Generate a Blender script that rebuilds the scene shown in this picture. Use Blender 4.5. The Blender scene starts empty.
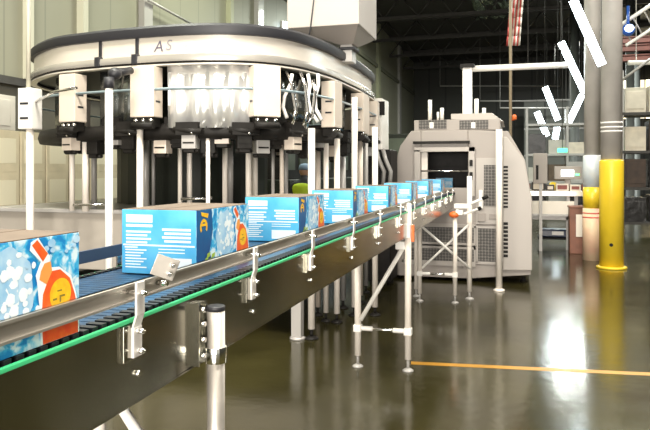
import bpy, bmesh, math, random
from mathutils import Vector, Matrix
random.seed(4)
S = bpy.context.scene
COL = S.collection
F = 650.0; H = 1.7; VX, VY = 515.0, 170.0
TH = math.atan((VX-325)/F); CT, ST = math.cos(TH), math.sin(TH)

# ---------------- camera, world, lights, exposure ----------------
cam = bpy.data.cameras.new('camera'); co = bpy.data.objects.new('camera', cam); COL.objects.link(co)
co.location = (0, 0, H); co.rotation_euler = (math.pi/2, 0, TH)
cam.sensor_width = 36; cam.lens = 36; cam.shift_y = -45/650; cam.clip_start = .05; cam.clip_end = 300
S.camera = co
S.view_settings.view_transform = 'Standard'; S.view_settings.look = 'None'
S.view_settings.exposure = 0.55; S.view_settings.gamma = 1
w = bpy.data.worlds.new('world'); S.world = w; w.use_nodes = True
w.node_tree.nodes['Background'].inputs[0].default_value = (1.0, .95, .82, 1)
w.node_tree.nodes['Background'].inputs[1].default_value = .42
def area(name, loc, size, power, col=(1, .95, .84), rot=(0, 0, 0), sy=None):
    l = bpy.data.lights.new(name, 'AREA'); l.energy = power; l.color = col; l.size = size
    if sy: l.shape = 'RECTANGLE'; l.size_y = sy
    o = bpy.data.objects.new(name, l); COL.objects.link(o); o.location = loc; o.rotation_euler = rot
    return o
area('overhead_area_light', (1.2, 1.0, 7.5), 1.6, 420)
area('overhead_area_light', (-2.2, 2.2, 7.5), 1.6, 520)
area('overhead_area_light', (1.0, 5.5, 8.0), 1.6, 260)
area('overhead_area_light', (-5.2, 5.0, 8.5), 1.8, 330, (.98, 1, .84))
area('overhead_area_light', (-4.5, 13.0, 8.5), 1.6, 380, (.95, 1, .8))
area('overhead_area_light', (4.5, 10.0, 8.0), 1.6, 380)
area('overhead_area_light', (3.5, 18.0, 8.0), 1.6, 500, (.9, 1, .95))
area('overhead_area_light', (-3.5, 28.0, 8.3), 1.8, 900, (.93, 1, .85))  # added overhead fill for the far stretch of the left wall
area('overhead_area_light', (3.0, 36.0, 8.3), 1.8, 900, (.95, 1, .95))  # another added fill, brightens the far end of the hall
area('overhead_area_light', (9.0, 22.0, 8.0), 1.6, 700, (1, .97, .88))
# broad fill light added behind the camera to brighten posts and boxes
area('rear_fill_light', (-.5, -5.0, 1.9), 4.5, 850, (1, .94, .86), (math.radians(92), 0, math.radians(12)), 3.2)

# ---------------- helpers ----------------
def at(u, v, Z):
    a = (u-325)/F; b = (VY-v)/F
    return Vector((Z*(a*CT-ST), Z*(a*ST+CT), H+b*Z))
def atz(u, v, z=0.0): return at(u, v, F*(H-z)/(v-VY))
def atX(u, v, X):
    a = (u-325)/F; return at(u, v, X/(a*CT-ST))
def atY(u, v, Y):
    a = (u-325)/F; return at(u, v, Y/(a*ST+CT))

def mat(name, col, rough=.5, metal=0.0, var=.0, scale=8, bump=0.0, emit=None, es=0, dark=None, stretch=None, spec=.5, coat=0, vrough=0):
    m = bpy.data.materials.new(name); m.use_nodes = True
    nt = m.node_tree; p = nt.nodes['Principled BSDF']
    p.inputs['Base Color'].default_value = (*col, 1); p.inputs['Roughness'].default_value = rough
    p.inputs['Metallic'].default_value = metal; p.inputs['Specular IOR Level'].default_value = spec
    p.inputs['Coat Weight'].default_value = coat
    tc = nt.nodes.new('ShaderNodeTexCoord'); mp = nt.nodes.new('ShaderNodeMapping')
    nt.links.new(tc.outputs['Object'], mp.inputs[0])
    if stretch: mp.inputs['Scale'].default_value = stretch
    n = nt.nodes.new('ShaderNodeTexNoise'); n.inputs['Scale'].default_value = scale; n.inputs['Detail'].default_value = 6
    nt.links.new(mp.outputs[0], n.inputs['Vector'])
    if var or dark:
        r = nt.nodes.new('ShaderNodeValToRGB'); r.color_ramp.elements[0].position = .3; r.color_ramp.elements[1].position = .7
        d = dark if dark else tuple(c*(1-var) for c in col)
        r.color_ramp.elements[0].color = (*d, 1); r.color_ramp.elements[1].color = (*col, 1)
        nt.links.new(n.outputs['Fac'], r.inputs[0]); nt.links.new(r.outputs[0], p.inputs['Base Color'])
    if vrough:
        mr = nt.nodes.new('ShaderNodeMapRange'); mr.inputs[3].default_value = rough-vrough; mr.inputs[4].default_value = rough+vrough
        nt.links.new(n.outputs['Fac'], mr.inputs[0]); nt.links.new(mr.outputs[0], p.inputs['Roughness'])
    if bump:
        b = nt.nodes.new('ShaderNodeBump'); b.inputs['Strength'].default_value = bump; b.inputs['Distance'].default_value = .02
        nt.links.new(n.outputs['Fac'], b.inputs['Height']); nt.links.new(b.outputs[0], p.inputs['Normal'])
    if emit:
        p.inputs['Emission Color'].default_value = (*emit, 1); p.inputs['Emission Strength'].default_value = es
    return m

class MB:
    def __init__(s): s.bm = bmesh.new(); s.mi = 0
    def _tag(s, n0):
        s.bm.faces.ensure_lookup_table()
        for f in s.bm.faces[n0:]: f.material_index = s.mi
    def box(s, x0, x1, y0, y1, z0, z1, M=None):
        n0 = len(s.bm.faces)
        vs = [s.bm.verts.new((x, y, z)) for x in (x0, x1) for y in (y0, y1) for z in (z0, z1)]
        for f in ((0, 1, 3, 2), (4, 6, 7, 5), (0, 4, 5, 1), (2, 3, 7, 6), (0, 2, 6, 4), (1, 5, 7, 3)):
            s.bm.faces.new([vs[i] for i in f])
        if M is not None: bmesh.ops.transform(s.bm, matrix=M, verts=vs)
        s._tag(n0); return s
    def tube(s, pts, r, n=14, cap=True, r1=None):
        n0 = len(s.bm.faces); pts = [Vector(p) for p in pts]; rings = []
        for i, p in enumerate(pts):
            d = (pts[min(i+1, len(pts)-1)]-pts[max(i-1, 0)]).normalized()
            up = Vector((0, 0, 1)) if abs(d.z) < .9 else Vector((1, 0, 0))
            a = d.cross(up).normalized(); b = d.cross(a)
            rr = r if r1 is None else r+(r1-r)*i/(len(pts)-1)
            rings.append([s.bm.verts.new(p+a*rr*math.cos(t)+b*rr*math.sin(t)) for t in [2*math.pi*k/n for k in range(n)]])
        for i in range(len(rings)-1):
            for k in range(n):
                f = s.bm.faces.new((rings[i][k], rings[i][(k+1) % n], rings[i+1][(k+1) % n], rings[i+1][k])); f.smooth = True
        if cap: s.bm.faces.new(rings[0][::-1]); s.bm.faces.new(rings[-1])
        s._tag(n0); return s
    def lathe(s, c, prof, n=24):
        n0 = len(s.bm.faces); c = Vector(c); R = []
        for (r, z) in prof: R.append([s.bm.verts.new(c+Vector((r*math.cos(2*math.pi*k/n), r*math.sin(2*math.pi*k/n), z))) for k in range(n)])
        for i in range(len(R)-1):
            for k in range(n):
                f = s.bm.faces.new((R[i][k], R[i][(k+1) % n], R[i+1][(k+1) % n], R[i+1][k])); f.smooth = True
        s.bm.faces.new(R[0][::-1]); s.bm.faces.new(R[-1]); s._tag(n0); return s
    def prism(s, poly, d, axis='Y', at0=0.0, M=None):
        # poly in the two other axes, extruded along axis from at0 to at0+d
        n0 = len(s.bm.faces)
        def v(a, b, t): return {'Y': (a, t, b), 'X': (t, a, b), 'Z': (a, b, t)}[axis]
        A = [s.bm.verts.new(v(a, b, at0)) for a, b in poly]; B = [s.bm.verts.new(v(a, b, at0+d)) for a, b in poly]
        n = len(poly)
        s.bm.faces.new(A); s.bm.faces.new(B[::-1])
        for i in range(n): s.bm.faces.new((A[i], B[i], B[(i+1) % n], A[(i+1) % n]))
        if M is not None: bmesh.ops.transform(s.bm, matrix=M, verts=A+B)
        s._tag(n0); return s
    def sphere(s, c, r, sc=(1, 1, 1)):
        n0 = len(s.bm.faces)
        g = bmesh.ops.create_uvsphere(s.bm, u_segments=14, v_segments=10, radius=r, matrix=Matrix.Translation(c) @ Matrix.Diagonal((*sc, 1)))
        s._tag(n0)
        for f in s.bm.faces[n0:]: f.smooth = True
        return s
    def build(s, name, m, parent=None, bevel=0):
        bmesh.ops.recalc_face_normals(s.bm, faces=s.bm.faces)
        me = bpy.data.meshes.new(name); s.bm.to_mesh(me); s.bm.free()
        for x in (m if isinstance(m, (list, tuple)) else [m]): me.materials.append(x)
        o = bpy.data.objects.new(name, me); COL.objects.link(o)
        if parent is not None:
            o.parent = parent; o.matrix_parent_inverse = world_of(parent).inverted()
        if bevel:
            b = o.modifiers.new('bevel', 'BEVEL'); b.width = bevel; b.segments = 2; b.limit_method = 'ANGLE'; b.harden_normals = False
        return o
def world_of(o):
    M = Matrix.Translation(o.location) @ o.rotation_euler.to_matrix().to_4x4()
    if o.parent: M = world_of(o.parent) @ o.matrix_parent_inverse @ M
    return M
def thing(name, label, cat, loc=(0, 0, 0), group=None):
    o = bpy.data.objects.new(name, None); COL.objects.link(o); o.location = loc; o.empty_display_size = .1
    o['label'] = label; o['category'] = cat
    if group: o['group'] = group
    return o
def tag(o, label, cat, group=None, kind=None):
    o['label'] = label; o['category'] = cat
    if group: o['group'] = group
    if kind: o['kind'] = kind
    return o
def struct(o, label=None):
    o['kind'] = 'structure'
    if label: o['label'] = label
    return o

# ---------------- materials ----------------
M = {}
M['steel'] = mat('brushed_steel', (.40, .385, .32), .2, 1, .55, 2.2, stretch=(1, 1, .4), vrough=.07)
M['railsteel'] = mat('rail_steel', (.50, .46, .41), .42, .75, .2, 20, stretch=(1, .1, 1))
M['zinc'] = mat('zinc_plated', (.78, .74, .70), .38, .45)
M['chrome'] = mat('polished_steel', (.85, .84, .82), .14, 1)
M['white'] = mat('white_painted_metal', (.86, .83, .78), .32, 0, .06, 3)
M['postwhite'] = mat('pale_post_metal', (.84, .77, .69), .35, 0, .08, 3)
M['greypost'] = mat('grey_post_metal', (.42, .40, .38), .35, .1, .1, 3)
M['cream'] = mat('cream_enamel', (.83, .76, .66), .38, 0, .05, 2)
M['headcream'] = mat('beige_enamel', (.66, .57, .48), .4, 0, .06, 4)
M['band'] = mat('grey_stainless', (.60, .57, .52), .25, .6, .08, 3)
M['fascia'] = mat('pale_stainless', (.78, .72, .64), .25, .35, .08, 3, stretch=(1, 1, 4))
M['mirror'] = mat('bright_stainless', (.93, .92, .9), .12, 1, 0, 5, bump=.6)
M['rubber'] = mat('black_rubber', (.018, .018, .022), .5)
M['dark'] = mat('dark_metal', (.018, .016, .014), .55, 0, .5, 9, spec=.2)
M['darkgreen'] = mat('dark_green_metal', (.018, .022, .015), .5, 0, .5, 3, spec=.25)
M['green'] = mat('green_plastic', (.05, .50, .20), .4)
M['belt'] = mat('blue_belt_plastic', (.008, .055, .13), .4, 0, .5, 30)
M['link'] = mat('black_chain_plastic', (.008, .009, .012), .5)
M['orange'] = mat('orange_plastic', (.85, .16, .03), .4)
M['machine'] = mat('machine_beige', (.345, .305, .275), .45, 0, .06, 1.5)
M['machine2'] = mat('machine_pale', (.43, .39, .355), .42, 0, .05, 1.5)
M['yellow'] = mat('yellow_paint', (.85, .60, .03), .35, 0, .12, 3)
M['tube'] = mat('fluorescent_tube', (1, 1, 1), .3, 0, emit=(.80, .95, 1.0), es=9)
M['blacksteel'] = mat('roof_steel', (.055, .05, .045), .5, .2, .3, 4)
M['redsteel'] = mat('red_oxide_steel', (.16, .045, .03), .5, .1, .3, 4)
M['carton'] = mat('cream_carton', (.62, .54, .38), .6, 0, .15, 5)
M['kraft'] = mat('brown_cardboard', (.13, .09, .06), .7, 0, .3, 9)
M['greycarton'] = mat('pale_grey_carton', (.55, .52, .46), .6, 0, .1, 5)
M['concrete_col'] = mat('grey_column_paint', (.50, .47, .44), .45, 0, .2, 2.5)

# floor: polished olive-dark concrete
def floor_mat():
    m = mat('polished_concrete', (.044, .038, .013), .12, 0, 0, 1.2, dark=(.022, .019, .006), spec=.7)
    nt = m.node_tree; p = nt.nodes['Principled BSDF']
    tc = nt.nodes.new('ShaderNodeTexCoord')
    n = nt.nodes.new('ShaderNodeTexNoise'); n.inputs['Scale'].default_value = 2.2; n.inputs['Detail'].default_value = 8
    nt.links.new(tc.outputs['Object'], n.inputs['Vector'])
    mr = nt.nodes.new('ShaderNodeMapRange'); mr.inputs[3].default_value = .09; mr.inputs[4].default_value = .22
    nt.links.new(n.outputs['Fac'], mr.inputs[0]); nt.links.new(mr.outputs[0], p.inputs['Roughness'])
    n2 = nt.nodes.new('ShaderNodeTexNoise'); n2.inputs['Scale'].default_value = 9; nt.links.new(tc.outputs['Object'], n2.inputs['Vector'])
    b = nt.nodes.new('ShaderNodeBump'); b.inputs['Strength'].default_value = .06; b.inputs['Distance'].default_value = .02
    nt.links.new(n2.outputs['Fac'], b.inputs['Height']); nt.links.new(b.outputs[0], p.inputs['Normal'])
    return m
M['floor'] = floor_mat()

def stripes(name, c1, c2, axis, freq, duty=.9, rough=.5, metal=0, var=.15, nscale=.6):
    m = bpy.data.materials.new(name); m.use_nodes = True; nt = m.node_tree; p = nt.nodes['Principled BSDF']
    tc = nt.nodes.new('ShaderNodeTexCoord'); sp = nt.nodes.new('ShaderNodeSeparateXYZ'); nt.links.new(tc.outputs['Object'], sp.inputs[0])
    a = nt.nodes.new('ShaderNodeMath'); a.operation = 'MULTIPLY'; a.inputs[1].default_value = freq; nt.links.new(sp.outputs[axis], a.inputs[0])
    f = nt.nodes.new('ShaderNodeMath'); f.operation = 'FRACT'; nt.links.new(a.outputs[0], f.inputs[0])
    g = nt.nodes.new('ShaderNodeMath'); g.operation = 'GREATER_THAN'; g.inputs[1].default_value = duty; nt.links.new(f.outputs[0], g.inputs[0])
    n = nt.nodes.new('ShaderNodeTexNoise'); n.inputs['Scale'].default_value = nscale; nt.links.new(tc.outputs['Object'], n.inputs['Vector'])
    r = nt.nodes.new('ShaderNodeValToRGB'); r.color_ramp.elements[0].color = (*[x*(1-var) for x in c1], 1); r.color_ramp.elements[1].color = (*c1, 1)
    nt.links.new(n.outputs['Fac'], r.inputs[0])
    mx = nt.nodes.new('ShaderNodeMix'); mx.data_type = 'RGBA'; nt.links.new(g.outputs[0], mx.inputs[0])
    nt.links.new(r.outputs[0], mx.inputs[6]); mx.inputs[7].default_value = (*c2, 1)
    nt.links.new(mx.outputs[2], p.inputs['Base Color']); p.inputs['Roughness'].default_value = rough; p.inputs['Metallic'].default_value = metal
    return m
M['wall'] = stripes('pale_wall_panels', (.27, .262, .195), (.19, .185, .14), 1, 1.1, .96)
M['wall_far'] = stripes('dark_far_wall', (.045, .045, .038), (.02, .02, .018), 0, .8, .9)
M['lowwall'] = mat('dark_lower_wall', (.07, .062, .045), .6, 0, .4, 1.5)

# ---------------- structure ----------------
WX = -7.5; CEIL = 10.0
struct(MB().box(-7.7, 16.2, -7, 50, -.2, 0).build('floor', M['floor']))
struct(MB().box(WX-.2, WX, -7, 50, 3.1, CEIL).build('wall_left', M['wall']))
struct(MB().box(WX-.2, WX-.02, -7, 50, 0, 3.1).build('trim_1', M['lowwall']))
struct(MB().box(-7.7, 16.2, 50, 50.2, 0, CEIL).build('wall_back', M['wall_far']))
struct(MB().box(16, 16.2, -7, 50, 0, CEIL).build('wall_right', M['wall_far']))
struct(MB().box(-7.7, 16.2, -7, 50.2, CEIL, CEIL+.1).build('ceiling', M['blacksteel']))
g = MB().box(WX, WX+.12, -7, 50, 7.45, 7.65); struct(g.build('trim_2', mat('wall_girt', (.14, .14, .10), .6)))
g = MB().box(WX, WX+.06, -7, 50, 3.02, 3.14); struct(g.build('trim_3', M['blacksteel']))
# yellow floor line
a = atz(411, 363); b = atz(860, 384)
d = (b-a).normalized(); n = Vector((-d.y, d.x, 0))*.045
bm = MB(); bm.mi = 0
vs = [bm.bm.verts.new(q) for q in (a-n+Vector((0, 0, .001)), b-n+Vector((0, 0, .001)), b+n+Vector((0, 0, .001)), a+n+Vector((0, 0, .001)))]
bm.bm.faces.new(vs)
struct(bm.build('trim_4', mat('yellow_floor_line', (.45, .22, .02), .35, 0, .25, 6)))

# roof trusses
for i, y in enumerate((30, 35, 40, 45)):
    t = thing('roof_truss', 'dark steel roof truss spanning the hall, %s from the camera' % ('nearest', 'second', 'third', 'farthest')[i], 'roof truss', (4, y, 8.9), 'roof trusses under the dark ceiling')
    MB().box(WX, 16, y-.1, y+.1, 9.75, 9.98).build('top_chord', M['blacksteel'], t)
    MB().box(WX, 16, y-.08, y+.08, 8.7, 8.85).build('bottom_chord', M['blacksteel'], t)
    m = MB(); x = WX
    while x < 15.5:
        m.tube([(x, y, 8.8), (x+.8, y, 9.8)], .04, 6); m.tube([(x+.8, y, 9.8), (x+1.6, y, 8.8)], .04, 6); x += 1.6
    m.build('web', M['blacksteel'], t)

# ---------------- conveyor ----------------
NX, FX = -.868, -1.37          # near and far side pans
BZ = 1.353
Y0, Y1 = .25, 10.6
cv = thing('box_conveyor', 'long stainless steel conveyor carrying blue boxes into the beige machine', 'conveyor', (-1.12, 5, 0))
side = MB().box(NX-.004, NX, Y0, Y1-1.0, 1.148, 1.343).box(NX-.03, NX, Y0, Y1-1.0, 1.143, 1.150).build('side_panel', M['steel'], cv)
MB().box(FX, FX+.004, Y0, Y1, 1.148, 1.343).box(FX, FX+.03, Y0, Y1, 1.143, 1.150).build('side_panel', M['steel'], cv)
MB().box(NX-.006, NX+.004, Y0, Y1-1.0, 1.341, 1.351).build('wear_strip', M['green'], cv, .002)['label'] = 'green plastic wear strip'
MB().box(FX-.006, FX+.006, Y0, Y1, 1.338, 1.352).build('wear_strip', M['green'], cv, .002)['label'] = 'green plastic wear strip'
m = MB(); y = Y0
while y < Y1:
    m.mi = 0; m.box(FX+.04, NX-.055, y+.002, y+.030, BZ-.012, BZ)
    m.mi = 1; m.box(NX-.053, NX-.012, y+.003, y+.022, BZ-.014, BZ+.004); m.box(FX+.012, FX+.038, y+.003, y+.022, BZ-.014, BZ+.004)
    y += .032
m.mi = 1; m.box(FX+.01, NX-.01, Y0, Y1, BZ-.03, BZ-.0125)
m.build('belt', [M['belt'], M['link']], cv)['label'] = 'blue modular belt with black edge links'
# guide rails
RX = -.845
MB().box(NX-.022, NX-.012, Y0, 9.6, 1.388, 1.430).box(NX-.022, NX-.004, Y0, 9.6, 1.424, 1.430).box(NX-.022, NX-.004, Y0, 9.6, 1.388, 1.393).build('guide_rail', M['railsteel'], cv)
MB().box(FX+.008, FX+.02, Y0, 10.1, 1.395, 1.435).build('guide_rail', mat('dark_blue_rail', (.05, .07, .12), .4, .3), cv)['label'] = 'dark blue far guide rail'
# brackets along the near side
rz = [(.78)] + [at(u, 250, F*.905/(VX-u)).y for u in (131, 249, 308, 350, 377, 398)]
yy = rz[-1]
while yy < 8.9: yy += .72; rz.append(yy)
for y in rz:
    m = MB(); w_ = .017
    poly = [(1.438, NX+.020), (1.438, NX+.026), (1.362, NX+.026), (1.335, NX+.017), (1.262, NX+.017), (1.262, NX+.011), (1.333, NX+.011), (1.360, NX+.020)]
    m.prism([(b_, a_) for a_, b_ in poly], w_*2, 'Y', y-w_); m.box(NX+.010, NX+.018, y-.018, y+.018, 1.262, 1.332)
    br = m.build('rail_bracket', M['zinc'], cv, .001)
    for (xa, xb, zz) in ((-.012, .040, 1.412), (0, .036, 1.322), (0, .036, 1.276)): MB().tube([(NX+xa, y, zz), (NX+xb, y, zz)], .006, 8).lathe((NX+xb-.008, y, zz-.004), [(.009, 0), (.009, .008)], 8).build('bolt', M['chrome'], br)
    MB().box(NX-.001, NX+.010, y-.045, y+.012, 1.255, 1.340).build('standoff', M['steel'], br, .002)
    MB().tube([(NX-.004, y+.02, 1.215), (NX+.012, y+.02, 1.215)], .007, 8).build('bolt', M['chrome'], cv)
    f_ = MB().prism([(FX-.01, 1.43), (FX-.004, 1.43), (FX-.004, 1.26), (FX-.01, 1.26)], .026, 'Y', y-.013).build('rail_bracket', M['chrome'], cv)
    for xb, zz in ((.01, 1.41), (.002, 1.30)): MB().tube([(FX-.02, y, zz), (FX+xb, y, zz)], .006, 8).build('bolt', M['chrome'], f_)
# side opening deflector plate bolted on the rail
p0 = at(160, 268, 1.66)
Mx = Matrix.Translation((NX+.012, p0.y+.0, 1.452)) @ Matrix.Rotation(math.radians(-54), 4, 'Z') @ Matrix.Rotation(math.radians(-22), 4, 'X') @ Matrix.Scale(.8, 4)
dp = MB().box(-.003, .003, -.037, .037, -.034, .034, Mx).box(-.025, .003, .032, .038, -.034, .034, Mx).build('deflector_plate', M['railsteel'], cv, .001)
for zz in (-.014, .014): MB().tube([Mx @ Vector((-.006, .018, zz)), Mx @ Vector((.035, .018, zz))], .005, 8).build('bolt', M['chrome'], dp)
MB().tube([(NX-.01, p0.y, 1.412), (NX+.02, p0.y, 1.412)], .007, 8).build('bolt', M['chrome'], dp)

def leg(name, x, y, z1, r=.025, mt='postwhite', parent=cv, foot=True, cap=True):
    zf = .10 if foot else 0
    o = MB().tube([(x, y, zf), (x, y, z1)], r, 20).build(name, M[mt], parent)
    if foot:
        MB().tube([(x, y, .02), (x, y, zf+.01)], r*.45, 10).lathe((x, y, 0), [(r*1.7, 0), (r*1.7, .008), (r*.9, .022), (r*.5, .026)], 18).build('foot', M['greypost'], o)
    return o
# stand beside the camera: big tube, slotted bracket, split clamp
by = at(218, 300, 1.86)
lx, ly = -.822, by.y
l1 = leg('leg', lx, ly, 1.300, .0255, 'railsteel')
MB().lathe((lx, ly, 1.298), [(.0262, 0), (.0262, .012), (.024, .014)], 20).build('cap', M['rubber'], l1)
m = MB(); m.lathe((lx, ly, 1.150), [(.031, 0), (.031, .045)], 20); m.box(lx-.050, lx-.02, ly-.018, ly+.018, 1.152, 1.192); m.build('clamp', M['chrome'], l1, .001)
m = MB(); m.box(NX, NX+.012, ly-.055, ly-.01, 1.15, 1.325); m.box(NX, NX+.022, ly-.058, ly-.053, 1.15, 1.325); m.box(NX, NX+.022, ly-.012, ly-.007, 1.15, 1.325)
mp = m.build('mounting_bracket', M['steel'], cv)
for zz in (1.175, 1.22, 1.265, 1.305): MB().tube([(NX+.008, ly-.032, zz), (NX+.03, ly-.032, zz)], .007, 8).build('bolt', M['chrome'], mp)
fq = at(98, 420, 2.1); l2 = leg('leg', fq.x, fq.y, 1.12, .0255, 'postwhite')
MB().box(fq.x-.02, FX+.03, fq.y-.02, fq.y+.02, 1.10, 1.14).build('mounting_bracket', M['steel'], cv)
MB().tube([(NX-.12, ly-.03, 1.16), (FX+.04, ly-.03, 1.16)], .02, 12).build('cross_member', M['steel'], cv)
MB().tube([at(106, 382, 2.0), at(172, 488, 1.9)], .017, 12).build('brace', M['white'], cv)
# second stand
n2 = atz(408, 371); f2 = atz(357.5, 367)
def stand(nx, fx, y, zn, zf, zt, up=True):
    a_ = leg('leg', nx, y, zn, .028); b_ = leg('leg', fx, y, zf, .028)
    MB().tube([(nx, y, zt), (fx, y, zt)], .011, 10).build('tie_bar', M['chrome'], cv)
    for xx, s_ in ((nx, -1), (fx, 1)):
        MB().tube([(xx, y, zt), (xx+s_*.13, y, zt)], .021, 12).box(xx-.033, xx+.033, y-.033, y+.033, zt-.03, zt+.03).build('clamp', M['white'], cv, .004)
    return a_, b_
stand(n2.x, f2.x, n2.y, 1.42, 1.15, .335)
MB().tube([(f2.x+.03, n2.y-.02, .41), (n2.x-.03, n2.y-.02, 1.06)], .019, 12).build('brace', M['white'], cv)
m = MB(); m.box(n2.x-.10, n2.x-.02, n2.y-.05, n2.y+.02, 1.03, 1.10); m.build('clamp', M['white'], cv, .006)
m = MB(); m.box(n2.x-.05, n2.x+.03, n2.y-.075, n2.y-.03, 1.13, 1.25); jb = m.build('junction_box', M['white'], cv, .006)
MB().box(n2.x+.035, n2.x+.06, n2.y-.06, n2.y-.03, 1.10, 1.24).build('signal_cover', M['orange'], jb, .004)['label'] = 'orange cover'
# third stand in front of the machine
n3 = atz(455, 303); f3 = atz(419, 302)
stand(n3.x, f3.x, n3.y, 1.13, 1.26, .36)
MB().tube([(f3.x+.02, n3.y-.03, .98), (n3.x+.17, n3.y+.3, .40)], .016, 10).build('brace', M['white'], cv)
MB().tube([(f3.x+.02, n3.y+.03, .42), (n3.x+.15, n3.y+.3, .98)], .016, 10).build('brace', M['white'], cv)
o = leg('leg', n3.x+.16, n3.y+.32, 1.62, .033)
leg('leg', f3.x-.09, n3.y+.30, 1.2, .028)
# sensor cluster at the machine mouth
sx, sy = n3.x+.03, n3.y
sn = MB().tube([(sx, sy, 1.12), (sx, sy, 1.2)], .02, 12).box(sx-.04, sx+.17, sy-.03, sy+.03, 1.21, 1.27).box(sx-.02, sx+.07, sy-.05, sy+.05, 1.13, 1.19).build('sensor_mount', M['white'], cv, .006)
MB().sphere((sx-.04, sy-.02, 1.13), .055, (1.2, 1, .8)).build('knob', M['orange'], sn)['label'] = 'round orange knob'
for q0_, q1_ in (((sx+.12, sy, 1.25), (sx+.32, sy, 1.34)), ((sx+.08, sy, 1.14), (sx+.26, sy+.1, 1.2))): MB().tube([q0_, q1_], .018, 10).build('arm', M['white'], sn)
for q0_, q1_ in (((sx+.31, sy, 1.335), (sx+.38, sy, 1.37)), ((sx+.25, sy+.1, 1.195), (sx+.29, sy+.1, 1.22))): MB().tube([q0_, q1_], .024, 10).build('cap', M['dark'], sn)

# ---------------- boxes ----------------
def box_side_mat():
    m = bpy.data.materials.new('ice_blue_print'); m.use_nodes = True; nt = m.node_tree; p = nt.nodes['Principled BSDF']
    tc = nt.nodes.new('ShaderNodeTexCoord'); mp = nt.nodes.new('ShaderNodeMapping'); mp.inputs['Scale'].default_value = (1, 1, 1)
    nt.links.new(tc.outputs['Object'], mp.inputs[0])
    v = nt.nodes.new('ShaderNodeTexNoise'); v.inputs['Scale'].default_value = 26; v.inputs['Detail'].default_value = 5; v.inputs['Distortion'].default_value = .8
    nt.links.new(mp.outputs[0], v.inputs['Vector'])
    r = nt.nodes.new('ShaderNodeValToRGB'); e = r.color_ramp.elements
    e[0].position = .42; e[0].color = (.01, .24, .60, 1); e[1].position = .60; e[1].color = (.70, .86, .94, 1)
    x = e.new(.50); x.color = (.06, .48, .80, 1)
    nt.links.new(v.outputs['Fac'], r.inputs[0]); nt.links.new(r.outputs[0], p.inputs['Base Color'])
    p.inputs['Roughness'].default_value = .35
    return m
def grad_mat():
    m = mat('light_blue_print', (.03, .34, .70), .35, 0, 0, 7, dark=(.14, .54, .82)); return m
B = dict(side=box_side_mat(), front=grad_mat(), white=mat('white_print', (.85, .93, .97), .4), red=mat('red_print', (.80, .06, .02), .35, 0, .0, 30, dark=(.85, .18, .02)),
         yel=mat('yellow_print', (.95, .62, .02), .35, 0, 0, 60, dark=(.90, .42, .02)), ora=mat('orange_print', (.88, .35, .08), .35), navy=mat('navy_print', (.01, .05, .20), .35, 0, 0, 9, dark=(.01, .14, .36)),
         lime=mat('lime_print', (.35, .50, .06), .4), splash=mat('pale_splash_print', (.55, .75, .90), .4, 0, 0, 25, dark=(.25, .52, .78)))
L, BW, BH = .43, .275, .212
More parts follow.
